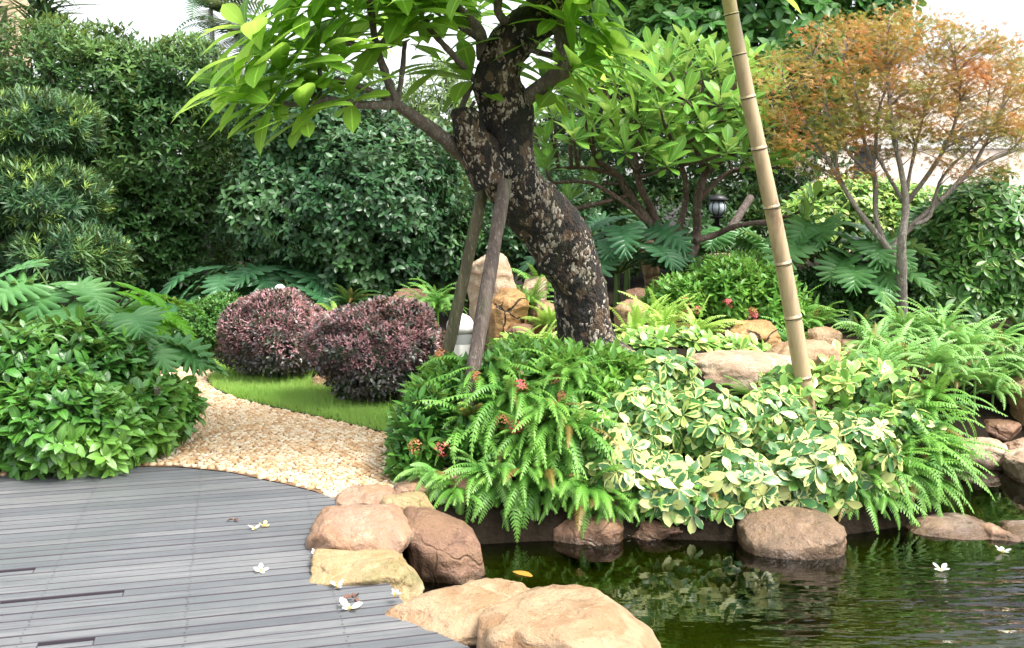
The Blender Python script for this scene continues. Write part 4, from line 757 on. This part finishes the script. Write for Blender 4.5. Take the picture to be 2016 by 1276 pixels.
# ------------------------------------------------------------------ orange maple
M_MTRK = barkmat('maple_bark', (.22, .18, .15), (.36, .31, .27), (.50, .46, .41), .4, 2.0, 0, .4)
mb_ = at(1776, 660, 9.5); mb_[2] = Hs(mb_[0], 9.5); MP = thing('maple_tree', 'small spreading maple with sparse orange and olive leaves', 'tree', mb_)
LIM = [([(1777, 690), (1776, 600), (1775, 530), (1776, 470), (1783, 405), (1775, 340), (1760, 270), (1750, 180), (1745, 90), (1750, 40)], [14, 12, 12, 9, 8, 6, 5, 4, 2.5, 1.5]),
       ([(1772, 530), (1748, 490), (1720, 455), (1680, 400), (1650, 350), (1610, 280), (1570, 220), (1540, 150)], [9, 8, 7, 6, 5, 4, 3, 1.5]), ([(1746, 495), (1725, 430), (1722, 350), (1700, 270), (1690, 200), (1660, 110)], [7, 6, 6, 4, 3, 1.5]), ([(1750, 495), (1790, 450), (1850, 395), (1910, 335), (1960, 240), (2000, 130)], [7, 7, 6, 5, 3, 1.5]),
       ([(1850, 395), (1920, 330), (2010, 290), (2080, 250)], [5, 5, 4, 2]), ([(1785, 400), (1830, 340), (1865, 280), (1890, 200), (1880, 110)], [6, 5, 4, 3, 1.5]), ([(1783, 405), (1740, 330), (1725, 290), (1735, 200), (1780, 110)], [5, 4, 4, 3, 1.5]), ([(1650, 350), (1640, 270), (1625, 190), (1600, 110)], [4, 3, 2.5, 1.5]),
       ([(1800, 442), (1830, 425), (1850, 360), (1880, 320), (1930, 270), (1950, 170)], [5, 5, 4, 3, 2, 1.5]), ([(1780, 400), (1800, 300), (1820, 220), (1840, 120)], [5, 4, 3, 1.5]), ([(1722, 350), (1670, 300), (1640, 240)], [4, 3, 1.5]), ([(1610, 280), (1560, 260), (1525, 220)], [3, 2, 1.2])]
q = MB(); skel = []
for li, (p_, r_) in enumerate(LIM):
    off = 9.5 + (li % 5 - 2) * .16; pts = np.array([at(x, y, 9.5 + (off - 9.5) * min(1, k / 3)) for k, (x, y) in enumerate(p_)]); a_, b_ = spline(pts, np.array([m(r * (1 if li == 0 and False else .84), 9.5) for r in r_]), 6); q.tube(a_, b_, 10, 0, lambda P, n_, t_: .004 * fbm(P * 20, 3, 2)); skel.append(a_[len(a_) // 3:])
skel = np.vstack(skel); cl = []
while len(cl) < 370:
    x, y = U(1500, 2090), U(15, 350); 
    d = ((x - 1770) / 290) ** 2 + ((y - 210) / 190) ** 2
    if d > 1 or (y > 280 and U(0, 1) < .6) or (x > 1700 and U(0, 1) < .22) or (x < 1680 and U(0, 1) < .35): continue
    c = at(x, y, 9.5 + U(-.7, .7)); s_ = skel[np.argmin(((skel - c) ** 2).sum(1) + np.where(skel[:, 2] > c[2] - .12, .25, 0))]; c = s_ + (c - s_) * min(1, .65 / max(.01, np.linalg.norm(c - s_)))
    cl.append(c); q.tube([s_, (s_ + c) / 2 + [0, 0, .03], c], [.006, .004, .002], 5, 3)
q.build('trunk', M_MTRK, MP, mb_)
cl = np.array(cl); n = 46; P = (cl[:, None] + rng.normal(size=(len(cl), n, 3)) * np.array([.10, .10, .045])).reshape(-1, 3); D = np.stack([rng.normal(size=len(P)), rng.normal(size=len(P)), -.5 + .2 * rng.normal(size=len(P))], 1)
q = MB(); q.inst(star(5, 1, .2), frames(D, np.tile([[0, 0, 1.0]], (len(P), 1)) + rng.normal(size=P.shape) * .4), P, U(.030, .047, len(P)))
M_MAP, t, bs, out = mat('maple_leaf'); geo = N(t, 'ShaderNodeNewGeometry'); co = objco(t)
c = mix(t, (.20, .27, .05), (.60, .20, .06), ramp(t, noise(t, 2.4, 4, co, .6), [(.43, 0.0), (.60, 1.0)])); c = mix(t, c, (.42, .30, .08), math_(t, 'MULTIPLY', geo.outputs['Random Per Island'], .6))
t.links.new(c, bs.inputs['Base Color']); bs.inputs['Roughness'].default_value = .5; trn = N(t, 'ShaderNodeBsdfTranslucent'); t.links.new(c, trn.inputs[0]); ms = N(t, 'ShaderNodeMixShader'); ms.inputs[0].default_value = .4
t.links.new(bs.outputs[0], ms.inputs[1]); t.links.new(trn.outputs[0], ms.inputs[2]); t.links.new(ms.outputs[0], out.inputs[0]); q.build('crown', M_MAP, MP, mb_)

# ------------------------------------------------------------------ second frangipani
M_PLEAF2 = leafmat('young_frangipani_leaf', (.12, .30, .05), (.22, .46, .07), (.34, .58, .10), .32, .38, .5, (.15, .3, .07), patch=1.0)
PL2 = [leaf(1, .33, 6, .2, c, .68) for c in (.1, .4)]
fb = at(1335, 565, 10.5); fb[2] = Hs(fb[0], 10.5); FR = thing('frangipani_tree', 'young bright green frangipani with a forked stem behind the trunk', 'tree', fb)
M_FST = barkmat('frangipani_stem', (.10, .06, .045), (.19, .13, .10), (.32, .27, .23), .3, 2.0)
S2 = [([(1335, 600), (1333, 555), (1310, 500), (1285, 450), (1240, 385), (1215, 345), (1175, 318)], [13, 12, 11, 9, 8, 7, 5]), ([(1312, 505), (1290, 430), (1262, 370), (1250, 310), (1245, 250)], [9, 8, 7, 6, 5]), ([(1336, 560), (1362, 500), (1372, 460), (1374, 390), (1392, 340), (1430, 310)], [11, 10, 9, 8, 7, 5]), ([(1368, 475), (1410, 462), (1450, 445), (1515, 435)], [7, 6, 5, 4]),
      ([(1318, 490), (1345, 420), (1350, 360), (1330, 290)], [7, 6, 5, 4]), ([(1392, 340), (1370, 290), (1375, 220)], [6, 5, 4]), ([(1240, 385), (1180, 400), (1120, 415)], [5, 4, 4]), ([(1215, 345), (1150, 330), (1075, 335)], [5, 4, 4]), ([(1285, 450), (1230, 400), (1160, 360), (1090, 360)], [5, 4, 4, 3]), ([(1375, 395), (1420, 350), (1470, 330), (1540, 330)], [6, 5, 4, 3])]
sk = []
for p_, r_ in S2:
    pts = [at(x, y, 10.5 + .1 * math.sin(x)) for x, y in p_]; q = MB(); a_, b_ = spline(np.array(pts), np.array([m(r, 10.5) for r in r_]), 6); q.tube(a_, b_, 10, 0, lambda P, n_, t_: .005 * fbm(P * 18, 3, 3)); q.build('stem', M_FST, FR, fb); sk.append(a_[len(a_) // 2:])
sk = np.vstack(sk); TP = [(1130, 275, 9.9), (1275, 300, 9.8), (1430, 300, 9.6), (1075, 335, 10.3), (1540, 330, 10.3), (1600, 400, 10.3), (1560, 310, 10.2), (1500, 330, 10.0), (1580, 440, 10.2), (1120, 400, 10.6), (1180, 360, 10.7)]
for _ in range(4000):
    if len(TP) > 88: break
    x, y = U(1050, 1530), U(95, 330); d = ((x - 1300) / 250) ** 2 + ((y - 250) / 165) ** 2
    if d > 1 or (y > 270 and U(0, 1) < .55): continue
    Y = 10.5 - .9 * math.sqrt(max(0, 1 - d)) * U(-.6, 1)
    if all((x - a) ** 2 + (y - b) ** 2 + ((Y - c) * 60) ** 2 > 36 ** 2 for a, b, c in TP): TP.append((x, y, Y))
for (x, y, Y) in TP:
    c = at(x, y, Y); s_ = sk[np.argmin(((sk - c) ** 2).sum(1) + np.where(sk[:, 2] > c[2], .3, 0))]; ax = nrm(c - s_) * .5 + np.array([0, -.25, .9]); q = MB(); sprigs(q, c[None], ax[None], PL2, int(rng.integers(11, 16)), (18, 88), (.20, .31), .03, .3)
    q.tube([s_, (s_ + c) / 2 + (c - s_) * [.1, .1, -.1], c], [.02, .016, .012], 7, 4, mi=1); q.build('leaf_cluster', [M_PLEAF2, M_FST], FR, fb)

# ------------------------------------------------------------------ purple bushes, small shrub, left foreground planting
M_LORO = leafmat('purple_leaf', (.036, .042, .034), (.11, .07, .08), (.035, .07, .035), .33, .15, patch=6.0, spec=.7, pfac=.9)
M_LTIP = leafmat('pink_new_leaf', (.42, .20, .24), (.62, .38, .40), None, .45, .3)
def loro(label, cx, cy, rx, ry, Y, seed):
    bl = [E(cx, cy, rx, ry, Y, m(rx, Y) * .95)]; c = bl[0][:3]; base = np.array([c[0], c[1], 0.0])
    root = bush('purple_bush', label, 'shrub', bl, 4600, 'oval', 5, (.03, .052), M_LORO, 'clipped purple bushes on the lawn', lump=.24, freq=3.6, depth=.5, trunk=stems(base, 7, (cy + ry * .4) and bl[0][2] * .9, .22, .014), zmin=.06, tm=M_TRK, tilt=(35, 90), stem=.025)
    P, A = shell(bl, 3000, .06, .24, 3.6, .3, bl[0][2] - bl[0][5] * .35); kp = U(0, 1, len(P)) < np.clip((A[:, 2] + .55) * .9, .05, 1); q = MB(); sprigs(q, P[kp], A[kp] + [0, 0, .6], LV['lance'], 4, (20, 70), (.024, .042), .012, .4); q.build('new_shoots', M_LTIP, root, np.array(root.location))
loro('left clipped purple bush, rounder, beside the bend of the path', 541, 662, 98, 84, 10.0, 1)
loro('right clipped purple bush, broader and nearer, with pinkish top shoots', 743, 685, 128, 97, 8.75, 2)
bush('small_shrub', 'small bright green shrub left of the purple bushes', 'shrub', [E(405, 640, 68, 52, 11.2, .4), E(440, 615, 50, 35, 11.3, .35)], 1300, 'oval', 6, (.03, .05), leafmat('small_shrub_leaf', (.05, .16, .03), (.10, .26, .05), None, .4, .25), trunk=stems(np.array([at(410, 660, 11.2)[0], 11.2, 0]), 5, .35, .15))
M_GARD = leafmat('gardenia_leaf', (.022, .09, .016), (.075, .24, .035), (.20, .44, .06), .26, .2, .35, patch=2.2, spec=.7)
M_GARL = leafmat('gardenia_leaf_light', (.03, .12, .02), (.11, .30, .045), (.26, .50, .08), .26, .22, .35, patch=1.8, spec=.7)
GS = 'glossy shrubs of the left foreground bed'
for lab, bl, n, mt in [
    ('glossy dark shrub at the left frame edge above the deck', [E(-40, 800, 130, 130, 6.55, .5), E(40, 730, 110, 90, 6.8, .5)], 520, M_GARD),
    ('glossy shrub with bright new leaves overhanging the deck at lower left', [E(110, 840, 120, 90, 6.35, .42), E(200, 850, 90, 75, 6.45, .4)], 640, M_GARL),
    ('glossy shrub rising to the cut leaf plant in the left bed', [E(140, 725, 120, 85, 6.95, .5), E(205, 760, 80, 80, 6.85, .4)], 600, M_GARD),
    ('glossy shrub spilling over the pebble path at the right of the left bed', [E(285, 815, 75, 65, 6.85, .34), E(255, 855, 75, 55, 6.65, .33), E(330, 805, 48, 50, 7.0, .26)], 480, M_GARL)]:
    c = np.array(bl)[:, :3].mean(0)
    bush('gardenia_shrub', lab, 'shrub', bl, int(n * .92), 'glossy', 7, (.075, .13), mt, GS, lump=.24, freq=3, depth=.55, trunk=stems(np.array([c[0], c[1], 0]), 6, .5, .25), up=.6, axup=.5, tilt=(35, 88), zmin=.02)
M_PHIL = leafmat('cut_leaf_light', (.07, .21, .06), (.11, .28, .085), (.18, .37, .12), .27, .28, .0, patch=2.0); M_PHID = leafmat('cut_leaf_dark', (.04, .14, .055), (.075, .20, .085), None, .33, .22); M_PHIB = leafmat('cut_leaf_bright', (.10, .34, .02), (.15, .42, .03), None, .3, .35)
PG = 'cut leaf philodendrons'
philodendron('big pale cut leaf philodendron arching over the left bed', 130, 650, 7.7, 13, .46, .42, .48, (-185, -20), (15, 70), M_PHIL, PG)
philodendron('bright yellow green cut leaf plant on the crest of the left bed', 215, 650, 7.9, 8, .40, .32, .42, (-80, 30), (15, 70), M_PHIB, PG)
philodendron('cut leaf philodendron drooping towards the pebble path', 250, 690, 7.45, 9, .44, .38, .40, (-95, 10), (5, 50), M_PHIL, PG)
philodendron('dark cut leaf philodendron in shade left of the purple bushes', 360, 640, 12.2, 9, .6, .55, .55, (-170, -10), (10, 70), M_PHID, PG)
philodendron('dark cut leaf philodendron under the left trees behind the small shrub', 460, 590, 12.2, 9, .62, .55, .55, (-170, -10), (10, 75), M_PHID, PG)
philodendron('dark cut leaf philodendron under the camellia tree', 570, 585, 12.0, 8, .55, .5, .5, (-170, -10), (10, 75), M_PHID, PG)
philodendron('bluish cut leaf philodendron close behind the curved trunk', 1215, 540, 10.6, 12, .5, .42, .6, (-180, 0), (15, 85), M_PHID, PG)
philodendron('cut leaf philodendron between trunk and small frangipani', 1235, 500, 11.6, 8, .42, .36, .45, (-180, 0), (15, 85), M_PHID, PG)
philodendron('cut leaf philodendron behind the pale flat rock near the lantern', 1420, 500, 11.6, 9, .45, .4, .4, (-170, -10), (20, 80), M_PHIL, PG)
philodendron('pale cut leaf philodendron right of the bamboo pole', 1620, 520, 10.2, 12, .52, .46, .55, (-175, -5), (5, 80), M_PHIL, PG)
philodendron('darker cut leaf philodendron left of the maple stem', 1690, 560, 10.0, 10, .5, .45, .5, (-175, -5), (5, 70), M_PHIL, PG)
philodendron('cut leaf philodendron behind the maple stem', 1790, 520, 10.8, 8, .48, .42, .5, (-175, -5), (10, 75), M_PHIL, PG)

# ------------------------------------------------------------------ mound planting
M_IX = leafmat('ixora_leaf', (.07, .20, .03), (.14, .35, .05), (.26, .50, .08), .3, .28, .3, patch=2.2); M_IXD = leafmat('ixora_leaf_dark', (.03, .12, .02), (.075, .22, .035), (.15, .34, .05), .28, .22, .3, patch=2.2)
M_RED = plain('red_petal', (.50, .08, .09), .6); M_OLD = plain('faded_petal', (.34, .13, .05), .7)
IX = 'ixora shrubs on the mound'
def F_(*l): return [(at(x, y, Y - .14), M_RED if c else M_OLD) for x, y, Y, c in l]
for lab, bl, n, mt, fl in [
    ('dark ixora at the left corner of the mound by the path', [E(840, 850, 62, 75, 6.3, .3), E(815, 900, 40, 40, 6.15, .2)], 330, M_IXD, F_((870, 885, 6.0, 1), (818, 880, 5.95, 0))),
    ('ixora behind the props with light new leaves', [E(890, 770, 60, 60, 6.7, .3), E(850, 800, 50, 60, 6.6, .3)], 300, M_IX, F_((868, 700, 6.6, 0))),
    ('ixora with red and faded flower heads under the hanging ferns', [E(970, 780, 80, 70, 6.5, .3), E(930, 860, 60, 60, 6.2, .3)], 380, M_IXD, F_((1024, 762, 6.15, 1), (990, 830, 6.05, 0), (1016, 842, 6.0, 1), (935, 745, 6.3, 0))),
    ('ixora in front of the trunk foot with shiny upright leaves', [E(1090, 730, 75, 45, 6.9, .3), E(1020, 720, 60, 40, 7.0, .3)], 320, M_IX, F_((1092, 752, 6.55, 0), (1060, 805, 6.3, 0))),
    ('ixora right of the trunk foot beside the cream leaves', [E(1190, 740, 65, 45, 6.8, .3), E(1150, 780, 60, 50, 6.6, .3)], 300, M_IX, F_((1105, 785, 6.4, 0), (1080, 800, 6.35, 1)))]:
    bush('ixora_shrub', lab, 'shrub', bl, n, 'lance', 7, (.07, .11), mt, IX, lump=.15, freq=3.5, depth=.5, up=.6, axup=.6, tilt=(25, 80), flowers=fl)
for lab, bl, n, fl in [('ixora left of the ochre rock behind yellow ferns', [E(1340, 600, 70, 55, 9.2, .35)], 330, F_((1348, 596, 8.85, 1))), ('ixora directly behind the ochre rock with small red flowers', [E(1430, 580, 75, 65, 9.2, .35)], 380, F_((1433, 598, 8.85, 1), (1372, 612, 8.85, 0))), ('ixora between ochre rock and bamboo pole', [E(1520, 600, 60, 65, 9.2, .35)], 320, F_((1482, 615, 8.85, 0), (1484, 625, 8.85, 1))), ('light green ixora crest above the ochre rock below the flat pale rock', [E(1450, 540, 100, 35, 9.9, .35)], 320, [])]:
    bush('ixora_shrub', lab, 'shrub', bl, n, 'lance', 7, (.06, .095), M_IX, IX, lump=.15, freq=3.5, depth=.5, up=.6, axup=.5, tilt=(30, 85), flowers=fl)
UG = 'cream variegated umbrella shrubs on the bank'
for lab, bl, n in [
    ('cream leaved umbrella shrub next to the hanging ferns', [E(1215, 930, 85, 90, 5.95, .25), E(1190, 860, 60, 60, 6.2, .25)], 46),
    ('cream leaved umbrella shrub low over the water left of centre', [E(1310, 960, 90, 75, 5.9, .25)], 40),
    ('cream leaved umbrella shrub low over the water above the dark boulder', [E(1450, 960, 95, 75, 5.9, .25)], 42),
    ('cream leaved umbrella shrub low over the dark boulder', [E(1590, 940, 95, 85, 5.95, .25)], 46),
    ('cream leaved umbrella shrub right of the bamboo foot near the water', [E(1690, 900, 80, 80, 6.15, .25), E(1640, 860, 60, 60, 6.4, .25)], 46),
    ('cream leaved umbrella shrub at the right end of the bed by the cascade', [E(1770, 850, 75, 65, 6.5, .25)], 36),
    ('cream leaved umbrella shrub against the hanging ferns in mid bank', [E(1170, 870, 50, 60, 6.15, .2)], 22),
    ('cream leaved umbrella shrub in mid bank left', [E(1260, 820, 90, 75, 6.35, .3)], 46),
    ('cream leaved umbrella shrub in mid bank below the flat rock', [E(1390, 840, 95, 75, 6.35, .3)], 48),
    ('cream leaved umbrella shrub in mid bank left of the bamboo foot', [E(1510, 840, 80, 70, 6.4, .3)], 40),
    ('cream leaved umbrella shrub left of the large flat rock', [E(1280, 740, 90, 50, 6.9, .3)], 44)]:
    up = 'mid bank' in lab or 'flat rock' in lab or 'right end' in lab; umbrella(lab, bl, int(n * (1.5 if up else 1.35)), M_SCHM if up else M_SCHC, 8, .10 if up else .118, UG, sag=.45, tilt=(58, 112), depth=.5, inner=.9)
for lab, bl, n in [
    ('golden umbrella shrub right of the bamboo pole below the ferns', [E(1720, 780, 100, 60, 6.9, .3), E(1670, 740, 70, 40, 7.2, .3)], 70),
    ('golden umbrella shrub right of the trunk behind the flat rock', [E(1330, 690, 80, 35, 7.7, .3), E(1270, 700, 60, 30, 7.5, .3)], 75),
    ('golden umbrella shrub at the foot of the ochre rock', [E(1430, 700, 70, 25, 7.8, .25)], 45),
    ('golden umbrella shrub between flat rock and bamboo foot', [E(1530, 775, 60, 40, 6.85, .25)], 32)]:
    umbrella(lab, bl, n, M_SCHY, 7, .11, 'golden umbrella shrubs on the mound', sag=.15, tilt=(45, 95))

# ferns: each clump a thing
G1, G2, G3, G4, G5 = 'ferns hanging over the front bank', 'ferns cascading over the right bank', 'pale fern clumps on the right mound', 'yellow green ferns around the trunk', 'dark ferns by the tall rock'
L1 = ['arching fern over the right prop foot', 'fern arching left above the path corner', 'upright fern in front of the trunk base', 'fern with a long drooping front above the water', 'fern hanging straight down at the middle of the cascade', 'fern at the right of the cascade beside cream leaves', 'small fern on the brown slab left of the cascade', 'small light fern beside the yellow rock', 'low fern trailing to the water left of the cascade', 'low fern trailing to the water under the cascade', 'low fern over the reddish wedge of rock', 'fern tuft half way down the cascade', 'bright short fern on the brown rock', 'fern tip hanging right of the reddish wedge', 'small fern at the waterline under the left end of the cream leaves', 'small fern at the waterline left of the dark boulder', 'tiny fern touching the water beside the dark boulder', 'tiny fern touching the water beside the low dark rock']
P1 = [(960, 740, 6.45, .6, (-190, -20)), (930, 850, 6.2, .55, (-200, -60)), (1110, 750, 6.5, .55, (-170, 30)), (1010, 790, 6.2, .65, (-140, -40)), (1080, 830, 6.1, .65, (-130, -40)), (1120, 850, 6.1, .6, (-120, -10)), (900, 965, 5.75, .34, (-170, -40)), (850, 930, 5.8, .26, (-200, -20)), (980, 945, 5.85, .5, (-150, -40)), (1060, 945, 5.85, .5, (-140, -30)), (1150, 960, 5.85, .42, (-130, -40)), (1040, 880, 6.0, .55, (-150, -30)), (950, 930, 5.85, .38, (-160, 10)), (1190, 990, 5.8, .3, (-130, -50)), (1275, 1000, 5.82, .26, (-160, -20)), (1400, 1000, 5.84, .26, (-160, -20)), (1430, 1020, 5.8, .2, (-160, -20)), (1335, 1015, 5.8, .2, (-160, -20))]
for (x, y, Y, L, az), lb in zip(P1, L1): fern(x, y, Y, lb, G1, 'mid' if 'light' not in lb and 'bright' not in lb else 'pale', 26 if L > .4 else 15, L, az=az, el=(-5, 65), bend=(50, 130), W=.105)
P2 = [(1830, 790, 6.75, .5, 'fern crest above the right cascade'), (1820, 850, 6.6, .48, 'fern streaming right over the side channel'), (1800, 880, 6.4, .6, 'fern hanging beside the cream leaves at right'), (1740, 920, 6.15, .5, 'long fern trailing over the dark boulder side'), (1815, 910, 6.45, .46, 'low fern brushing the side channel'), (1760, 830, 6.6, .5, 'fern under the golden shrub at right'), (1640, 830, 6.75, .36, 'fern at the foot of the bamboo pole'), (1480, 800, 6.75, .36, 'dark fern left of the bamboo pole'), (1620, 900, 6.2, .35, 'small fern among cream leaves below the bamboo'), (1700, 975, 6.05, .46, 'fern trailing to the water beside the dark boulder'), (1790, 950, 6.25, .5, 'fern drooping over the brown rock at right'), (1815, 955, 6.4, .40, 'low fern with fronds dipping into the side channel')]
for x, y, Y, L, lb in P2: fern(x, y, Y, lb, G2, 'mid', 28 if L > .45 else 12, L, az=(-140, -15) if L > .45 else (-180, 0), el=(-5, 60), bend=(40, 110), W=.1)
for x, y, Y, L, lb in [(985, 1015, 5.84, .3, 'fern hanging to the water at the left end of the waterline'), (1045, 1018, 5.84, .3, 'fern hanging to the water under the middle of the hanging ferns'), (1100, 1000, 5.84, .3, 'fern hanging to the water left of the reddish wedge'), (1215, 1005, 5.84, .3, 'fern hanging to the water right of the reddish wedge'), (1300, 1008, 5.84, .3, 'fern hanging to the water beside the low dark rock'), (1375, 1012, 5.84, .3, 'fern hanging to the water under the cream leaves in the middle'), (1455, 1000, 5.84, .3, 'fern hanging to the water close left of the dark boulder'), (1660, 1000, 6.0, .3, 'fern hanging to the water close right of the dark boulder'), (1720, 1010, 6.0, .3, 'fern hanging to the water between dark boulder and long flat rock')]: fern(x, y, Y, lb, G1, 'mid', 14, L, az=(-165, -15), el=(-15, 45), bend=(60, 120), W=.075)
P3 = [(1720, 690, 8.1), (1780, 665, 8.3), (1850, 670, 8.3), (1900, 700, 8.1), (1770, 720, 7.8), (1840, 730, 7.7), (1920, 745, 8.1), (1985, 740, 8.35), (1880, 760, 7.95), (1955, 775, 8.2), (2015, 775, 8.35), (1960, 690, 8.4), (2040, 730, 8.3), (1730, 740, 7.5), (2110, 770, 8.25), (2200, 770, 8.4), (2290, 770, 8.5), (2390, 770, 8.6)]
D3 = ['left of the maple foot', 'just before the maple stem', 'right behind the maple foot', 'on the crest right of the maple', 'on the slope below the maple', 'in the middle of the right slope', 'on the right slope above the pale rock', 'left of the tan rock at the frame edge', 'low above the side channel', 'overhanging the flat pale rock', 'below the tan rock at the frame edge', 'against the dark umbrella hedge', 'cut off by the right frame edge', 'above the golden shrub', 'just beyond the right frame edge', 'on the far bank beyond the frame edge', 'on the far bank beside the dark hedge', 'at the far end of the right bank']
for (x, y, Y), d_ in zip(P3, D3): fern(x, y, Y, 'pale green arching fern clump ' + d_, G3, 'pale', 32, .42 if y > 755 else .5, el=(30, 88), bend=(60, 140), W=.085)
P4 = [(1250, 670, 8.2, 'right of the trunk'), (1310, 665, 8.3, 'right of the egg shaped rock'), (1370, 680, 8.2, 'left of the ochre rock'), (1040, 705, 7.9, 'left of the trunk foot'), (1070, 690, 8.1, 'against the left of the trunk'), (1010, 695, 8.1, 'in front of the low brown rock'), (1290, 640, 8.7, 'below the egg shaped rock'), (1080, 640, 8.9, 'behind the left of the trunk'), (660, 625, 11, 'between and behind the purple bushes')]
for x, y, Y, d_ in P4: fern(x, y, Y, 'yellow green fern ' + d_, G4, 'light', 24, .5 if x > 1100 else .34, el=(25, 88), bend=(40, 110), W=.09)
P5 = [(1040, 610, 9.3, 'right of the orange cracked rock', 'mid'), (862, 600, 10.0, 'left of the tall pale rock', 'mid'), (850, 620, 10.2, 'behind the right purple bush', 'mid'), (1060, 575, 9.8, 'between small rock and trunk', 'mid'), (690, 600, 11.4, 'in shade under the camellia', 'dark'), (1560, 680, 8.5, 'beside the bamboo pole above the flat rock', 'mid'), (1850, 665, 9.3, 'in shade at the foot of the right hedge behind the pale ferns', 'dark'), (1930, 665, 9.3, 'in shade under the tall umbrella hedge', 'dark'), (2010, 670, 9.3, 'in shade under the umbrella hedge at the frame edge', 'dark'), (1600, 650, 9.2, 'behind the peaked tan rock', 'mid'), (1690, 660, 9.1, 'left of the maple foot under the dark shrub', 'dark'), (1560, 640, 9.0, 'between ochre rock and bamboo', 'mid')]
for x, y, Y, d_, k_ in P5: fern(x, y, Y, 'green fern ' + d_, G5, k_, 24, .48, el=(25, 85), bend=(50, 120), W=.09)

# ------------------------------------------------------------------ fallen flowers and leaves
M_FLW = leafmat('white_petal', (.82, .80, .74), (.86, .85, .80), None, .5, .3); M_FLY = plain('yellow_throat', (.75, .48, .08), .5); M_YEL = leafmat('yellow_petal', (.75, .55, .22), (.8, .62, .3), None, .5, .3)
FT = leaf(1, .62, 5, .25, -.5, .6)
def flower(label, px, py, z, r=.03, mt=None, tilt=.0, Y=None):
    c = gp(px, py, z) if Y is None else at(px, py, Y); c = c + [0, 0, .006]; root = thing('fallen_flower', label, 'flower', c, 'fallen frangipani flowers'); q = MB(); ax = nrm(np.array([[U(-.4, .4) + tilt, U(-.4, .1), 1]])); sprigs(q, c[None], ax, [FT], 5, (72, 92), (r * .9, r * 1.25), .0, .2); q.build('petals', mt or M_FLW, root, c)
    q = MB(); q.tube([c - ax[0] * .012, c + ax[0] * .006], [.004, .006], 8); q.build('throat', M_FLY, root, c)
flower('white flower lying on the deck near the path end', 500, 1043, .0); flower('yellowed flower beside a white one on the deck', 520, 1037, 0, .024, M_YEL); flower('white flower lying alone mid deck', 514, 1126, 0); flower('white flower against the foot of the pinkish boulder', 625, 1094, 0, .036, None, .8)
flower('white flower by the foot of the mossy rock', 664, 1157, 0, .03); flower('white flower near the brown dead leaf on the deck', 688, 1200, 0, .038); flower('white flower on the back of the low tan rock', 778, 1172, .0, .02, Y=4.05)
flower('white flower floating below the reddish wedge of rock', 1238, 1056, WATER, .034); flower('white flower floating on open water at right', 1853, 1124, WATER, .036); flower('white flower floating against the small pale stone', 1974, 1088, WATER, .036)
q = MB(); c = gp(1030, 1130, WATER) + [0, 0, .004]; q.inst(leaf(1, .45, 8, .12, .12), frames(np.array([[.75, -.5, 0.02]]), np.array([[0, 0, 1.0]])), (c - [.055, -.03, 0])[None], np.array([.13])); tag(q.build('fallen_leaf', leafmat('brown_orange_leaf', (.42, .2, .03), (.5, .26, .05), None, .35, .2, .4), base=c), 'orange brown leaf floating on the dark water', 'leaf')
for lb, x, y, s_ in (('crumpled brown dead leaf on the deck by the mossy rock', 697, 1180, .045), ('small brown leaf scrap on the deck near the flowers', 461, 1026, .028)):
    q = MB(); c = gp(x, y, 0) + [0, 0, .006]; sprigs(q, c[None], np.array([[0, 0, 1.0]]), [leaf(1, .5, 4, .8, .9)], 3, (60, 90), (s_, s_ * 1.3), 0, .2); tag(q.build('fallen_leaf', plain('dead_leaf', (.12, .05, .03), .7), base=c), lb, 'leaf')
